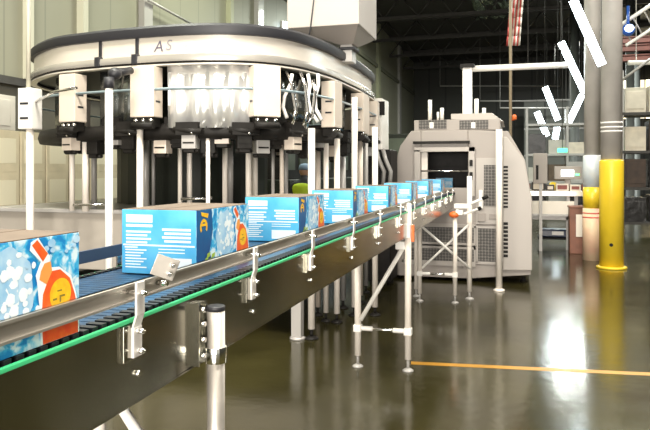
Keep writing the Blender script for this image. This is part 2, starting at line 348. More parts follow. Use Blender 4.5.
def make_box():
    root = thing('beverage_box', '', 'box', (0, 0, 0), 'printed blue boxes riding the conveyor')
    # local: x from 0 (near side face) to -BW, y from 0 (text end) to L, z 0..BH
    m = MB(); m.box(-BW, 0, 0, L, 0, BH)
    o = m.build('carton', [B['side'], B['front'], M['kraft']], root, .002)
    for f in o.data.polygons:
        if f.normal.y < -.5: f.material_index = 1
        elif abs(f.normal.z) > .5: f.material_index = 2
    m = MB(); m.box(-BW, 0, .002, L-.002, BH, BH+.0012); m.box(-BW/2-.002, -BW/2+.002, 0, L, BH+.0012, BH+.002)
    m.build('top_flap', M['kraft'], root)
    cnt = [0]
    def sp(pts, mi, k):   # polygon on the side face (s from far end, h), lifted slightly
        cnt[0] += 1; e = .0002*k+cnt[0]*.00001
        vs = [q.bm.verts.new((e, L-s_, h_)) for s_, h_ in pts]
        f = q.bm.faces.new(vs); f.material_index = mi
    mats = [B['white'], B['red'], B['ora'], B['yel'], B['navy'], B['lime'], B['splash'], mat('dark_emblem_print', (.25, .2, .03), .4)]
    q = MB()
    wob = lambda c, r, n_, j: [(c[0]+r[0]*math.cos(t)*(1+j*math.sin(5*t+c[0]*40)), c[1]+r[1]*math.sin(t)*(1+j*math.cos(7*t))) for t in [2*math.pi*i/n_ for i in range(n_)]]
    sp([(L-.001, .001), (L-.001, BH-.001), (L-.11, BH-.001), (L-.12, .14), (L-.095, .07), (L-.13, .001)], 4, 1)
    sp(wob((.21, .12), (.075, .08), 40, .06), 6, 2)
    rr_ = random.Random(3)
    for k_ in range(46):
        a_ = rr_.random()*6.28; d_ = rr_.random()**.6; c_ = (.195+.085*d_*math.cos(a_), .115+.085*d_*math.sin(a_)); q_ = .004+.012*rr_.random()*(1.2-d_)
        if c_[1]-q_ > .004 and c_[1]+q_ < BH-.004: sp(wob(c_, (q_, q_*(.7+.5*rr_.random())), 12, .10), (0, 6, 0)[k_ % 3], 3)
    for k_ in range(12):
        c_ = (.01+.11*rr_.random(), .165+.035*rr_.random()); q_ = .003+.006*rr_.random(); sp(wob(c_, (q_*1.4, q_), 10, .1), 6, 2)
    # tilted bottle, white outline below it
    sp([(.145, .205), (.125, .212), (.092, .172), (.094, .15), (.065, .148), (.028, .125), (.012, .085), (.004, .05), (.002, .002), (.118, .002), (.122, .08), (.128, .125), (.132, .14), (.118, .165), (.148, .19)], 0, 4)
    sp([(.142, .199), (.128, .208), (.098, .178), (.112, .164)], 1, 5)
    sp([(.108, .160), (.090, .162), (.086, .142), (.102, .118), (.122, .130), (.118, .146)], 2, 5)
    sp([(.086, .142), (.062, .142), (.032, .120), (.016, .083), (.008, .05), (.006, .002), (.112, .002), (.116, .06), (.112, .10), (.102, .118)], 1, 5)
    sp([(.061+.032*math.cos(t), .092+.032*math.sin(t)) for t in [2*math.pi*i/26 for i in range(26)]], 3, 6)
    for (s0, h0, w0, h1) in ((.078, .082, .012, .004), (.062, .076, .005, .014), (.054, .086, .012, .004), (.064, .098, .014, .003)):
        sp([(s0+w0/2, h0), (s0+w0/2, h0+h1), (s0-w0/2, h0+h1), (s0-w0/2, h0)], 7, 7)
    # yellow emblem and lime caption near the text end
    def arc(c, r0, r1, a0, a1, n_=12):
        return [(c[0]+r1*math.cos(a0+(a1-a0)*i/n_), c[1]+r1*math.sin(a0+(a1-a0)*i/n_)) for i in range(n_+1)] + [(c[0]+r0*math.cos(a1-(a1-a0)*i/n_), c[1]+r0*math.sin(a1-(a1-a0)*i/n_)) for i in range(n_+1)]
    sp(arc((L-.05, .155), .016, .027, math.radians(-40), math.radians(215)), 3, 3)
    sp([(L-.075, .158), (L-.075, .166), (L-.03, .166), (L-.03, .158)], 3, 4)
    sp([(L-.078, .183), (L-.085, .197), (L-.03, .205), (L-.035, .192)], 3, 3)
    for i_, (s_, h_) in enumerate(((.07, .035), (.085, .05), (.10, .03), (.12, .045))):
        sp([(L-s_+.014, h_), (L-s_+.010, h_+.014), (L-s_-.014, h_+.018), (L-s_-.010, h_+.003)], 5, 3)
    q.build('side_print', mats, root)
    # text end
    q = MB()
    def fp(x0, x1, z0, z1, k=1):
        e = -.0004*k; vs = [q.bm.verts.new(c) for c in ((-BW+x0*BW, e, z0*BH), (-BW+x1*BW, e, z0*BH), (-BW+x1*BW, e, z1*BH), (-BW+x0*BW, e, z1*BH))]; q.bm.faces.new(vs)
    fp(.06, .42, .80, .92); fp(.06, .42, .73, .77)
    for i in range(4): fp(.06, .40-.05*(i % 2), .64-.055*i, .67-.055*i)
    fp(.02, .98, .435, .46); fp(.04, .22, .40, .42)
    for i in range(4): fp(.55+.03*(i % 2), .93, .68-.06*i, .715-.06*i)
    for i in range(7): fp(.05, .34-.04*(i % 3), .36-.045*i, .38-.045*i)
    for i in range(2): fp(.5, .85, .385-.05*i, .40-.05*i)
    fp(.5, .94, .06, .26)
    q.build('text_print', B['white'], root)
    return root
def copy_tree(o):
    c = o.copy(); COL.objects.link(c)
    for ch in [x for x in o.children]:
        d = ch.copy(); COL.objects.link(d); d.parent = c
    return c
bx = make_box()
def box_y(u, lat): return at(u, 200, F*lat/(VX-u)).y
ypos = [(box_y(82, .915)-L, -.885, 0), ] + [(box_y(u, 1.02), -.985, 0) for u in (198, 300, 354, 389, 412, 429, 441.6, 453)]
blabels = ['blue printed box nearest the camera at the left edge, big red bottle picture',
           'large blue box second along the conveyor, beside the metal deflector plate',
           'blue box third along the conveyor, in front of the worker in the yellow-green vest',
           'blue box fourth along the conveyor from the camera', 'blue box fifth along the conveyor from the camera',
           'small distant blue box sixth along the conveyor', 'small distant blue box seventh along the conveyor',
           'small distant blue box last but one before the machine mouth', 'farthest blue box, just inside the dark mouth of the machine']
for i, (y, x, rz_) in enumerate(ypos):
    o = bx if i == 0 else copy_tree(bx)
    o.location = (x, y, BZ+.0042); o['label'] = blabels[i]

# ---------------- rotary packing machine ----------------
P = [(-5.37, 6.31), (-4.65, 5.74), (-4.05, 5.58), (-3.5, 5.52), (-2.9, 5.53), (-2.45, 5.68), (-2.13, 6.03), (-1.97, 6.7), (-1.93, 7.5), (-1.93, 8.4), (-2.05, 9.4), (-2.7, 10.2), (-3.6, 10.5), (-4.7, 10.2), (-5.4, 9.4), (-5.65, 8.3), (-5.62, 7.1)]
def cat(Pp, k=10):
    out = []; n = len(Pp)
    for i in range(n):
        p0, p1, p2, p3 = [Vector(Pp[(i+j-1) % n]) for j in range(4)]
        for s_ in range(k):
            t = s_/k
            out.append(.5*((2*p1)+(-p0+p2)*t+(2*p0-5*p1+4*p2-p3)*t*t+(-p0+3*p1-3*p2+p3)*t**3))
    return out
PER = cat(P); NP = len(PER)
def nrm(i):
    d = (PER[(i+1) % NP]-PER[(i-1) % NP]).normalized(); return Vector((d.y, -d.x))
def off(i, o): return PER[i % NP]+nrm(i % NP)*o
def band(prof, i0=0, i1=None, closed=True, wob=None):
    # sweep profile [(offset, z)...] (closed loop) along the perimeter
    m = MB(); rows = []
    rng = range(NP) if i1 is None else range(i0, i1+1)
    for i in rng:
        r = []
        for (o_, z_) in prof:
            oo = o_+(wob(i, z_) if wob else 0); p = off(i, oo); r.append(m.bm.verts.new((p.x, p.y, z_)))
        rows.append(r)
    k = len(prof); n = len(rows)
    for a_ in range(n if i1 is None else n-1):
        for j in range(k):
            f = m.bm.faces.new((rows[a_][j], rows[(a_+1) % n][j], rows[(a_+1) % n][(j+1) % k], rows[a_][(j+1) % k])); f.smooth = True
    if i1 is not None: m.bm.faces.new(rows[0]); m.bm.faces.new(rows[-1][::-1])
    return m
rp = thing('rotary_packing_machine', 'large oval carousel packing machine with black-rimmed stainless ring on pale posts', 'packing machine', (-3.7, 8, 0))
def sharp(o):
    e = o.modifiers.new('split', 'EDGE_SPLIT'); e.split_angle = math.radians(35); return o
sharp(band([(-.10, 2.97), (.04, 2.97), (.05, 3.0), (.05, 3.05), (.03, 3.075), (-.10, 3.075)]).build('rim', M['rubber'], rp))['label'] = 'black rubber top rim'
sharp(band([(-.03, 2.80), (0, 2.80), (0, 2.975), (-.03, 2.975)]).build('fascia', M['fascia'], rp))
sharp(band([(-.03, 2.725), (.045, 2.725), (.052, 2.75), (.045, 2.79), (0, 2.802), (-.03, 2.802)]).build('lower_band', M['band'], rp))
sharp(band([(-.04, 2.705), (.03, 2.705), (.03, 2.722), (-.04, 2.722)]).build('seal', M['dark'], rp))
sharp(band([(-.03, 2.690), (.04, 2.690), (.04, 2.704), (-.03, 2.704)]).build('lip', M['fascia'], rp))
m = MB(); vs = [m.bm.verts.new((off(i, -.04).x, off(i, -.04).y, 2.73)) for i in range(0, NP, 2)]; f = m.bm.faces.new(vs)
r_ = bmesh.ops.extrude_face_region(m.bm, geom=[f]); bmesh.ops.translate(m.bm, vec=(0, 0, .03), verts=[v for v in r_['geom'] if isinstance(v, bmesh.types.BMVert)])
m.build('roof_deck', M['darkgreen'], rp)
# pixel column of a perimeter point, for choosing positions along the front
def pu(p): 
    xc = p[0]*CT+p[1]*ST; z = -p[0]*ST+p[1]*CT; return 325+F*xc/z
fr = [i for i in range(NP) if nrm(i).dot(Vector((ST*0-PER[i].x, -PER[i].y)).normalized()) > -.05]
def idx(u): return min(fr, key=lambda i: abs(pu(off(i, .05))-u))
# black straps over the fascia
for u in (97, 132):
    i = idx(u)
    for_ = MB(); p = off(i, .008); nn = nrm(i); ang = math.atan2(nn.y, nn.x)
    Mt = Matrix.Translation((p.x, p.y, 0)) @ Matrix.Rotation(ang, 4, 'Z')
    for_.box(-.004, .008, -.018, .018, 2.80, 2.99, Mt); for_.box(-.004, .055, -.03, .03, 2.715, 2.81, Mt)
    for_.build('strap', M['rubber'], rp, .004)['label'] = 'black strap'
# lettering on the fascia
def letter(txt, u, size, mtl, zc):
    i = idx(u); p = off(i, .0025); nn = nrm(i); ang = math.atan2(nn.y, nn.x)
    c = bpy.data.curves.new('lettering', 'FONT'); c.body = txt; c.size = size; c.extrude = .0008; c.shear = .2
    to = bpy.data.objects.new('tmp', c); COL.objects.link(to)
    dg = bpy.context.evaluated_depsgraph_get(); me = bpy.data.meshes.new_from_object(to.evaluated_get(dg)); bpy.data.objects.remove(to)
    me.materials.clear(); me.materials.append(mtl)
    o = bpy.data.objects.new('lettering', me); COL.objects.link(o)
    o.matrix_world = Matrix.Translation((p.x, p.y, zc)) @ Matrix.Rotation(ang+math.pi/2, 4, 'Z') @ Matrix.Rotation(math.pi/2, 4, 'X')
    bpy.context.view_layer.update(); o.parent = rp; o.matrix_parent_inverse = world_of(rp).inverted()
    return o
ink = mat('faded_ink', (.10, .09, .13), .5); ink2 = mat('very_faded_ink', (.55, .50, .48), .5)
letter('A', 150, .15, ink, 2.83); letter('-', 157, .12, ink2, 2.83); letter('S', 164, .14, mat('half_faded_ink', (.25, .23, .25), .5), 2.84); letter('o', 178, .10, ink2, 2.84); letter('l', 186, .10, ink2, 2.84)
# guard panels between the heads
def guard(u0, u1, z0=2.13, mt='mirror', o_=-.10, amp=.025):
    i0, i1 = sorted((idx(u0), idx(u1)))
    ph = random.random()*6
    wob = lambda i, z: amp*math.sin(i*1.7+ph)*(1 if z < 2.6 else .2)
    b_ = band([(o_-.006, z0), (o_, z0), (o_, 2.35), (o_, 2.5), (o_, 2.69), (o_-.006, 2.69)], i0, i1, wob=wob)
    return b_.build('guard_panel', M[mt], rp)
M['duller'] = mat('dull_stainless', (.35, .37, .36), .2, .95, .4, 3, bump=.5)
M['bright'] = mat('overlit_stainless', (.96, .95, .93), .2, .6, .12, 2.5, bump=.4)  # overexposed glare put into a whiter colour for the centre guard
guard(42, 56, mt='duller'); guard(87, 131, mt='duller'); guard(164, 250, 2.10, 'bright', -.03); guard(281, 320, 2.2, 'duller'); guard(349, 357, mt='duller')
# blue-grey ring pipe
m = MB(); pts = [(*off(i, .09 if i else .09), 2.46) for i in range(NP)]+[(*off(0, .09), 2.46)]
m.tube(pts, .013, 8, cap=False); m.build('ring_pipe', mat('blue_grey_pipe', (.30, .38, .42), .3, .5), rp)['label'] = 'thin blue-grey pipe running round the ring'
# inner manifold
m = band([(-.30, 2.0), (-.06, 2.0), (-.04, 2.06), (-.06, 2.14), (-.30, 2.14)]); m.build('manifold', M['dark'], rp)
hd = [(70, .22, 2.18, 2.66), (147, .26, 2.20, 2.68), (264, .27, 2.20, 2.68), (333, .24, 2.16, 2.66), (362, .26, 2.16, 2.64)]
def head(i, wd, z0, z1, back=False):
    p = off(i, .06); nn = nrm(i); ang = math.atan2(nn.y, nn.x)
    Mt = Matrix.Translation((p.x, p.y, 0)) @ Matrix.Rotation(ang, 4, 'Z')
    h = MB().box(-.11, .05, -wd/2, wd/2, z0, z1, Mt).build('head', M['headcream'], rp, .008)
    for zz in ((z0+z1)/2+.02, (z0+z1)/2-.10):
        for e in (-1, 1): MB().box(-.06, .012, e*wd/2-.003, e*wd/2+.003, zz, zz+.018, Mt).build('slot', M['rubber'], h)
    for k in (-1, 0, 1): MB().sphere(Mt @ Vector((.02, k*wd*.32, z0-.03)), .024).tube([Mt @ Vector((0, k*wd*.32, z0-.03)), Mt @ Vector((0, k*wd*.32, z0+.01))], .012, 8).build('knob', M['chrome'], h)
    m = MB(); m.box(-.10, .03, -wd*.4, wd*.4, z0-.09, z0, Mt); m.tube([Mt @ Vector((.03, -wd*.45, z0-.08)), Mt @ Vector((.03, wd*.45, z0-.08))], .035, 8); m.build('drive', M['dark'], h)
    return h
for u, wd, z0, z1 in hd: head(idx(u), wd, z0, z1)
for i in (86, 96, 108, 120, 132, 144, 156): head(i, .28, 2.18, 2.66)
# grippers hanging below the manifold
gi = [idx(u) for u in (62, 80, 100, 124, 150, 166, 185, 205, 222, 245, 270, 290, 302, 322, 338, 352)]+[80, 88, 98, 110, 122, 134, 146, 158]
for k, i in enumerate(gi):
    p = off(i, -.16 if k % 3 else -.05); ang = math.atan2(nrm(i).y, nrm(i).x); Mt = Matrix.Translation((p.x, p.y, 0)) @ Matrix.Rotation(ang, 4, 'Z')
    zb = (1.90, 1.86, 1.95)[k % 3]
    g_ = MB().box(-.06, .06, -.07, .07, zb, zb+.13, Mt).build('gripper', (M['headcream'], M['dark'], M['greypost'], M['dark'])[k % 4], rp, .006)
    MB().box(.058, .064, -.055, .055, zb+.05, zb+.065, Mt).box(-.05, .05, -.05, .05, zb-.03, zb, Mt).tube([Mt @ Vector((0, -.08, zb-.02)), Mt @ Vector((0, .08, zb-.02))], .02, 8).build('jaw', M['dark'], g_)
    if k % 3 == 0: MB().sphere(Mt @ Vector((.07, .04, zb+.15)), .02).build('knob', M['chrome'], g_)
    m = MB(); m.box(-.1, .08, -.12, .10, zb+.13, zb+.24+.04*random.random(), Mt).tube([Mt @ Vector((.05, -.15, zb+.18)), Mt @ Vector((.07, .14, zb+.16))], .03, 8); m.build('actuator', M['dark'], g_)
# hoses behind the right guard
for k, (u, du, v0, v1) in enumerate(((286, 6, 72, 124), (292, -5, 74, 118), (300, 3, 72, 126), (308, 10, 74, 122), (313, -8, 80, 128), (318, 4, 74, 120))):
    Z = 6.35; a_ = at(u, v0, Z); b_ = at(u+du, v1, Z-.05); c_ = (a_+b_)/2+Vector((.05*(-1)**k, 0, 0))
    MB().tube([a_, (a_+c_)/2+Vector((.02, 0, 0)), c_, (b_+c_)/2+Vector((.03*(-1)**k, 0, 0)), b_], .018, 8).build('hose', M['white'] if k % 2 else M['chrome'], rp)
# drum, dark back panels and base cabinet
m = MB(); cx, cy = -4.2, 8.1
ring_ = [(cx+(p.x+3.75)*.46, cy+(p.y-8)*.46) for p in PER[::5]]
m.prism(ring_, 1.5, 'Z', 1.25); m.build('drum', M['darkgreen'], rp)
m = MB(); m.box(-5.75, -1.98, 6.05, 10.2, .62, 1.235); m.build('base_cabinet', mat('cabinet_grey', (.42, .38, .33), .45, 0, .15, 2), rp, .01)
MB().box(-5.8, -1.95, 6.0, 10.25, 1.235, 1.275).build('table_edge', M['greypost'], rp, .004)
for x in (-5.6, -3.8, -2.1):
    for y in (6.2, 10.0): MB().box(x-.05, x+.05, y-.05, y+.05, .03, .62).lathe((x, y, 0), [(.08, 0), (.08, .02), (.03, .035)], 14).build('leg', M['greypost'], rp)
# posts (pixel column, depth, radius, material, top z, bottom z)
posts = [(72, 6.9, .027, 'postwhite', 2.12, 1.27), (85.5, 6.75, .034, 'postwhite', 2.1, 1.27), (94, 7.1, .03, 'greypost', 2.1, 1.27), (140, 6.25, .032, 'postwhite', 2.2, .0),
         (146, 6.8, .035, 'greypost', 2.05, 1.27), (153.5, 7.4, .02, 'greypost', 2.05, 1.27), (180, 6.7, .022, 'postwhite', 2.05, 1.27), (189.5, 6.9, .028, 'postwhite', 2.0, 1.27),
         (208, 6.2, .02, 'postwhite', 2.1, .0), (225, 6.8, .028, 'postwhite', 2.02, 1.27), (230.5, 7.2, .03, 'greypost', 2.02, 1.27), (248.5, 6.7, .03, 'postwhite', 1.98, 1.27),
         (254.5, 6.9, .035, 'postwhite', 1.98, 1.27), (273, 6.9, .018, 'greypost', 2.1, 1.27), (281.8, 6.7, .022, 'headcream', 2.12, 1.27), (286, 7.3, .025, 'greypost', 2.0, 1.27),
         (311.5, 6.55, .036, 'postwhite', 2.12, 0), (318, 7.6, .03, 'headcream', 2.1, 0), (326, 7.3, .03, 'postwhite', 2.1, 0),
         (337, 7.25, .033, 'postwhite', 2.05, 0), (343, 8.0, .035, 'greypost', 2.1, 0), (354.5, 7.6, .036, 'postwhite', 2.55, 0), (360.5, 8.3, .033, 'headcream', 2.1, 0), (375, 7.6, .034, 'postwhite', 2.2, 0), (366, 9.0, .03, 'greypost', 2.4, 0)]
for (u, Z, r, mt, zt, zb) in posts:
    p = at(u, 170, Z)
    foot = zb == 0
    o = MB().tube([(p.x, p.y, .1 if foot else zb), (p.x, p.y, zt)], r, 14).build('post', M[mt], rp)
    if foot: MB().tube([(p.x, p.y, .02), (p.x, p.y, .1)], r*.5, 10).lathe((p.x, p.y, 0), [(r*2, 0), (r*2, .01), (r, .03)], 16).build('foot', M['dark'], o)
# tall front post with black ball clamp
p = at(109, 170, 5.75); pt = MB().tube([(p.x, p.y, .0), (p.x, p.y, 2.48)], .034, 16).build('post', M['white'], rp)
MB().sphere((p.x+.02, p.y+.06, 2.56), .062, (1, 1, .9)).tube([(p.x, p.y, 2.42), (p.x, p.y, 2.52)], .045, 14).tube([(p.x+.02, p.y+.06, 2.56), (p.x+.04, p.y+.28, 2.62)], .035, 10).build('ball_clamp', M['rubber'], pt)['label'] = 'black ball clamp'
# left post with control box
p = at(30, 170, 6.7); pt = MB().tube([(p.x, p.y, .0), (p.x, p.y, 2.12)], .038, 16).build('post', M['postwhite'], rp)
cb = MB().box(p.x-.10, p.x+.07, p.y-.06, p.y+.1, 2.12, 2.54).build('control_box', M['white'], rp, .008)
for za in (2.37, 2.22): MB().box(p.x-.07, p.x+.03, p.y-.066, p.y-.06, za, za+.022).build('slot', M['rubber'], cb)
MB().tube([(p.x+.07, p.y, 2.40), (p.x+.5, p.y-.25, 2.46), (p.x+.85, p.y-.38, 2.47)], .014, 8).build('pipe', M['chrome'], cb)
MB().tube([(p.x-.02, p.y, 2.52), (p.x-.02, p.y, 3.3), (p.x-.02, p.y, 5.2)], .022, 12).build('cable_pipe', mat('grey_cable_pipe', (.5, .47, .38), .4), cb)
# horizontal link rods low on the posts
for (ua, ub, v, Z) in ((73, 110, 205, 6.7), (181, 212, 199, 6.6)):
    MB().tube([at(ua, v, Z), at(ub, v-1, Z)], .014, 8).build('link_rod', M['chrome'], rp)

# ---------------- hopper hanging over the ring ----------------
k = at(359, 24, 7.2); hx1, hy0, hz = k.x, k.y, k.z
hx0 = atY(287, 24, hy0).x; hy1 = hy0+.95
hp = thing('hopper', 'beige square hopper with a tapered spout hanging above the ring', 'hopper', (hx0, hy0, hz))
MB().box(hx0, hx1, hy0, hy1, hz, hz+1.3).build('bin', M['machine2'], hp, .01)
m = MB(); mx, my = hx0+(hx1-hx0)*.70, (hy0+hy1)/2-.1
A = [m.bm.verts.new(q) for q in ((hx0+.02, hy0+.02, hz), (hx1-.02, hy0+.02, hz), (hx1-.02, hy1-.02, hz), (hx0+.02, hy1-.02, hz))]
Bq = [m.bm.verts.new(q) for q in ((mx-.06, my-.10, hz-.16), (mx+.12, my-.10, hz-.16), (mx+.12, my+.14, hz-.16), (mx-.06, my+.14, hz-.16))]
m.bm.faces.new(A); m.bm.faces.new(Bq)
for i in range(4): m.bm.faces.new((A[i], A[(i+1) % 4], Bq[(i+1) % 4], Bq[i]))
m.build('cone', M['machine'], hp)
MB().box(mx-.04, mx+.10, my-.08, my+.12, hz-.36, hz-.16).build('spout', M['greypost'], hp, .003)
MB().box(mx-.06, mx+.14, my-.10, my+.14, hz-.225, hz-.19).build('boot', M['rubber'], hp, .01)
m = MB()
for x in (hx0+.05, hx1-.05):
    for y in (hy0+.05, hy1-.05): m.tube([(x, y, hz+1.29), (x, y, CEIL)], .012, 6)
m.build('hanger_rod', M['blacksteel'], hp)
MB().tube([(hx0+.36, hy0-.008, hz+.6), (hx0+.28, hy0-.012, hz-.05), (hx0+.22, hy0+.02, hz-.22)], .008, 6).build('cable', M['rubber'], hp)

# ---------------- beige wrapping machine ----------------
MY = 10.1
def mxz(u, v): q = atY(u, v, MY); return (q.x, q.z)
sm = thing('shrink_wrap_machine', 'big beige enclosed wrapping machine swallowing the boxes at the conveyor end', 'machine', (-.8, MY+1.5, 0))
OL = mxz(421, 152); OR = mxz(468, 188)     # opening
out = [mxz(388, 275), mxz(388, 190), mxz(400, 146), mxz(411, 131), mxz(508, 131), mxz(524, 158), mxz(531, 200), mxz(531, 275)]
m = MB()
m.prism([out[0], out[1], out[2], out[3], (OL[0], out[3][1]), (OL[0], OR[1]), (OL[0], out[0][1])], .25, 'Y', MY)
m.prism([(OL[0], OL[1]), (OL[0], out[3][1]), (OR[0], out[3][1]), (OR[0], OL[1])], .25, 'Y', MY)
m.prism([(OL[0], out[0][1]), (OL[0], OR[1]), (OR[0], OR[1]), (OR[0], out[0][1])], .25, 'Y', MY)
m.prism([(OR[0], out[0][1]), (OR[0], out[3][1]), out[4], out[5], out[6], out[7]], .25, 'Y', MY)
m.build('front_shell', M['machine'], sm, .01)
m = MB(); m.prism([out[0], out[1], out[2], out[3], out[4], out[5], out[6], out[7]], 2.6, 'Y', MY+1.5)
# side skins so the front chamber stays hollow
t_ = .05
def skin(a_, b_):
    d_ = Vector((b_[0]-a_[0], 0, b_[1]-a_[1])).normalized(); n_ = Vector((d_.z, 0, -d_.x))*t_
    m.prism([a_, b_, (b_[0]+n_.x, b_[1]+n_.z), (a_[0]+n_.x, a_[1]+n_.z)], 1.3, 'Y', MY+.22)
for i in range(7): skin(out[i], out[i+1])
m.build('body', M['machine'], sm)
# right cowl
q0, q1, q2, q3 = mxz(507, 137), mxz(525, 160), mxz(532, 200), mxz(532, 270)
MB().prism([mxz(503, 270), mxz(503, 137), q0, q1, q2, q3], .06, 'Y', MY-.06).build('side_cowl', M['machine2'], sm, .015)
m = MB(); m.box(OL[0], OR[0], MY+.9, MY+.95, out[0][1], out[3][1]); m.box(OL[0]-.012, OL[0], MY+.13, MY+.95, OR[1], out[3][1]); m.box(OR[0], OR[0]+.012, MY+.25, MY+.95, OR[1], out[3][1]); m.box(OL[0], OR[0], MY+.25, MY+.95, OL[1], OL[1]+.02); m.build('mouth_shade_lining', M['dark'], sm)  # dark lining added, puts the shade inside the mouth into colour
# frame around opening
def fbox(u0, u1, v0, v1, y0=-.05, y1=0.0, mm=None):
    mm = mm or MB(); a_ = mxz(u0, v1); b_ = mxz(u1, v0); return mm.box(a_[0], b_[0], MY+y0, MY+y1, a_[1], b_[1])
m = MB(); fbox(415, 421, 150, 192, -.08, 0, m); fbox(415, 475, 147, 152, -.08, 0, m); fbox(469, 475, 147, 196, -.08, 0, m); m.build('door_frame', M['machine2'], sm, .004)
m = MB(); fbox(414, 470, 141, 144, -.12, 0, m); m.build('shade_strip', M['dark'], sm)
MB().tube([(OL[0]-.04, MY-.01, mxz(0+430, 171)[1]), (OR[0]+.05, MY-.01, mxz(430, 171)[1])], .014, 8).build('cross_rod', M['chrome'], sm)
m = MB(); fbox(421, 427, 152, 186, .06, .12, m); m.build('inner_post', M['postwhite'], sm)
# mesh windows
def grille(name):
    m = bpy.data.materials.new(name); m.use_nodes = True; nt = m.node_tree; p = nt.nodes['Principled BSDF']
    tc = nt.nodes.new('ShaderNodeTexCoord'); v = nt.nodes.new('ShaderNodeTexVoronoi'); v.inputs['Scale'].default_value = 22; v.inputs['Randomness'].default_value = .1
    nt.links.new(tc.outputs['Object'], v.inputs['Vector']); r = nt.nodes.new('ShaderNodeValToRGB')
    r.color_ramp.elements[0].position = .42; r.color_ramp.elements[0].color = (.05, .045, .04, 1); r.color_ramp.elements[1].position = .5; r.color_ramp.elements[1].color = (.16, .145, .13, 1)
    nt.links.new(v.outputs['Distance'], r.inputs[0]); nt.links.new(r.outputs[0], p.inputs['Base Color']); p.inputs['Roughness'].default_value = .5
    return m
GR = grille('perforated_mesh')
for (u0, u1, v0, v1) in ((404, 474, 226, 243), (404, 474, 247, 262), (483, 497, 165, 206), (478, 498, 228, 262)):
    m = MB(); fbox(u0, u1, v0, v1, -.012, 0, m); o = m.build('mesh_panel', GR, sm)
    m = MB(); e = 1.6
    fbox(u0-e, u1+e, v0-e, v0, -.03, 0, m); fbox(u0-e, u1+e, v1, v1+e, -.03, 0, m); fbox(u0-e, u0, v0, v1, -.03, 0, m); fbox(u1, u1+e, v0, v1, -.03, 0, m)
    m.build('panel_frame', M['machine2'], o)
m = MB(); fbox(476, 500, 158, 224, -.035, 0, m); dn = m.build('side_door', M['machine2'], sm, .004)
for (u0, u1, v0, v1) in ((484, 497, 165, 206),):
    m = MB(); fbox(u0, u1, v0, v1, -.045, -.034, m); m.build('window', GR, dn)
m = MB(); fbox(479, 483, 190, 208, -.10, -.03, m); m.build('handle', M['white'], dn, .004)
m = MB(); fbox(478, 486, 213, 221, -.07, -.03, m); fbox(489, 497, 214, 219, -.05, -.03, m); m.build('switch_box', M['machine'], dn, .004)
for va, vb in ((160, 166), (172, 180)): m = MB(); fbox(470, 473, va, vb, -.11, -.05, m); m.build('hinge', M['dark'], sm)
# slot row and lamp on right cowl
m = MB()
for i in range(12): fbox(503.5, 508, 166+i*3.6, 168+i*3.6, -.068, -.055, m)
for i in range(9): fbox(503.5, 508, 222+i*4, 224.5+i*4, -.068, -.055, m)
m.build('vent_slots', M['dark'], sm)
# top box with vents, roof
tb0, tb1 = mxz(413, 131), mxz(500, 118)
MB().box(tb0[0], tb1[0], MY+.1, MY+1.8, tb0[1], tb1[1]).build('top_box', M['machine'], sm, .01)
for (u0, u1) in ((418, 446), (459, 488)): m = MB(); fbox(u0, u1, 119.5, 129, .085, .1, m); m.build('vent', GR, sm)
m = MB(); fbox(429, 433, 122, 128, .07, .085, m); fbox(471, 475, 122, 128, .07, .085, m); m.build('latch', M['white'], sm)
m = MB(); a_ = mxz(449, 118); b_ = mxz(498, 111); m.prism([(a_[0], a_[1]), (a_[0], b_[1]), (b_[0]-.1, b_[1]), (b_[0]+.08, a_[1]-.05)], 1.4, 'Y', MY+.3); m.build('roof_hood', M['machine2'], sm, .01)
for (u, v0, r) in ((430, 100, .032), (442, 108, .03), (476.5, 99, .034), (484, 108, .03), (438, 112, .02)):
    q = atY(u, 118, MY+.5); MB().tube([(q.x, MY+.5, q.z-.03), (q.x, MY+.5, atY(u, v0, MY+.5).z)], r, 12).build('exhaust_pipe', M['white'], sm)
# duct: vertical riser and horizontal run
q = atY(467.5, 112, MY+.8); zt = atY(467, 66, MY+.8).z
dm = MB().box(q.x-.075, q.x+.075, MY+.72, MY+.88, q.z-.05, zt).build('duct_riser', M['white'], sm, .006)
MB().box(q.x-.11, q.x+.11, MY+.68, MY+.92, zt-.04, zt+.02).build('duct_cap', M['dark'], dm)
# feet
m = None
for u, yy_ in ((397, .3), (440, .3), (474, .3), (524, .3), (397, 3.6), (524, 3.6)):
    x = mxz(u, 275)[0]; MB().tube([(x, MY+yy_, .0), (x, MY+yy_, out[0][1]+.02)], .03, 10).lathe((x, MY+yy_, 0), [(.06, 0), (.06, .015), (.03, .03)], 14).build('foot', M['dark'], sm)
# free-standing pipes near machine
q = atz(499, 291)
o = MB().tube([(q.x, q.y, .03), (q.x, q.y, 2.27)], .045, 16).lathe((q.x, q.y, 0), [(.08, 0), (.08, .02), (.04, .04)], 16).build('support_pole', M['postwhite'])
tag(o, 'pale upright pole standing just in front of the right side of the beige machine', 'pole')
dr = thing('overhead_duct', 'long white pipe running level from the machine riser toward the columns', 'pipe', (1, MY+.8, zt))
MB().tube([(q.x*0+atY(470, 65, MY+.8).x, MY+.8, zt-.05), (atY(569, 65, MY+.8).x, MY+.82, zt-.05)], .05, 14).build('pipe', M['white'], dr)
MB().tube([(.7, MY+.82, zt), (.7, MY+.82, CEIL)], .008, 6).tube([(.2, MY+.82, zt), (.2, MY+.82, CEIL)], .008, 6).build('hanger', M['blacksteel'], dr)
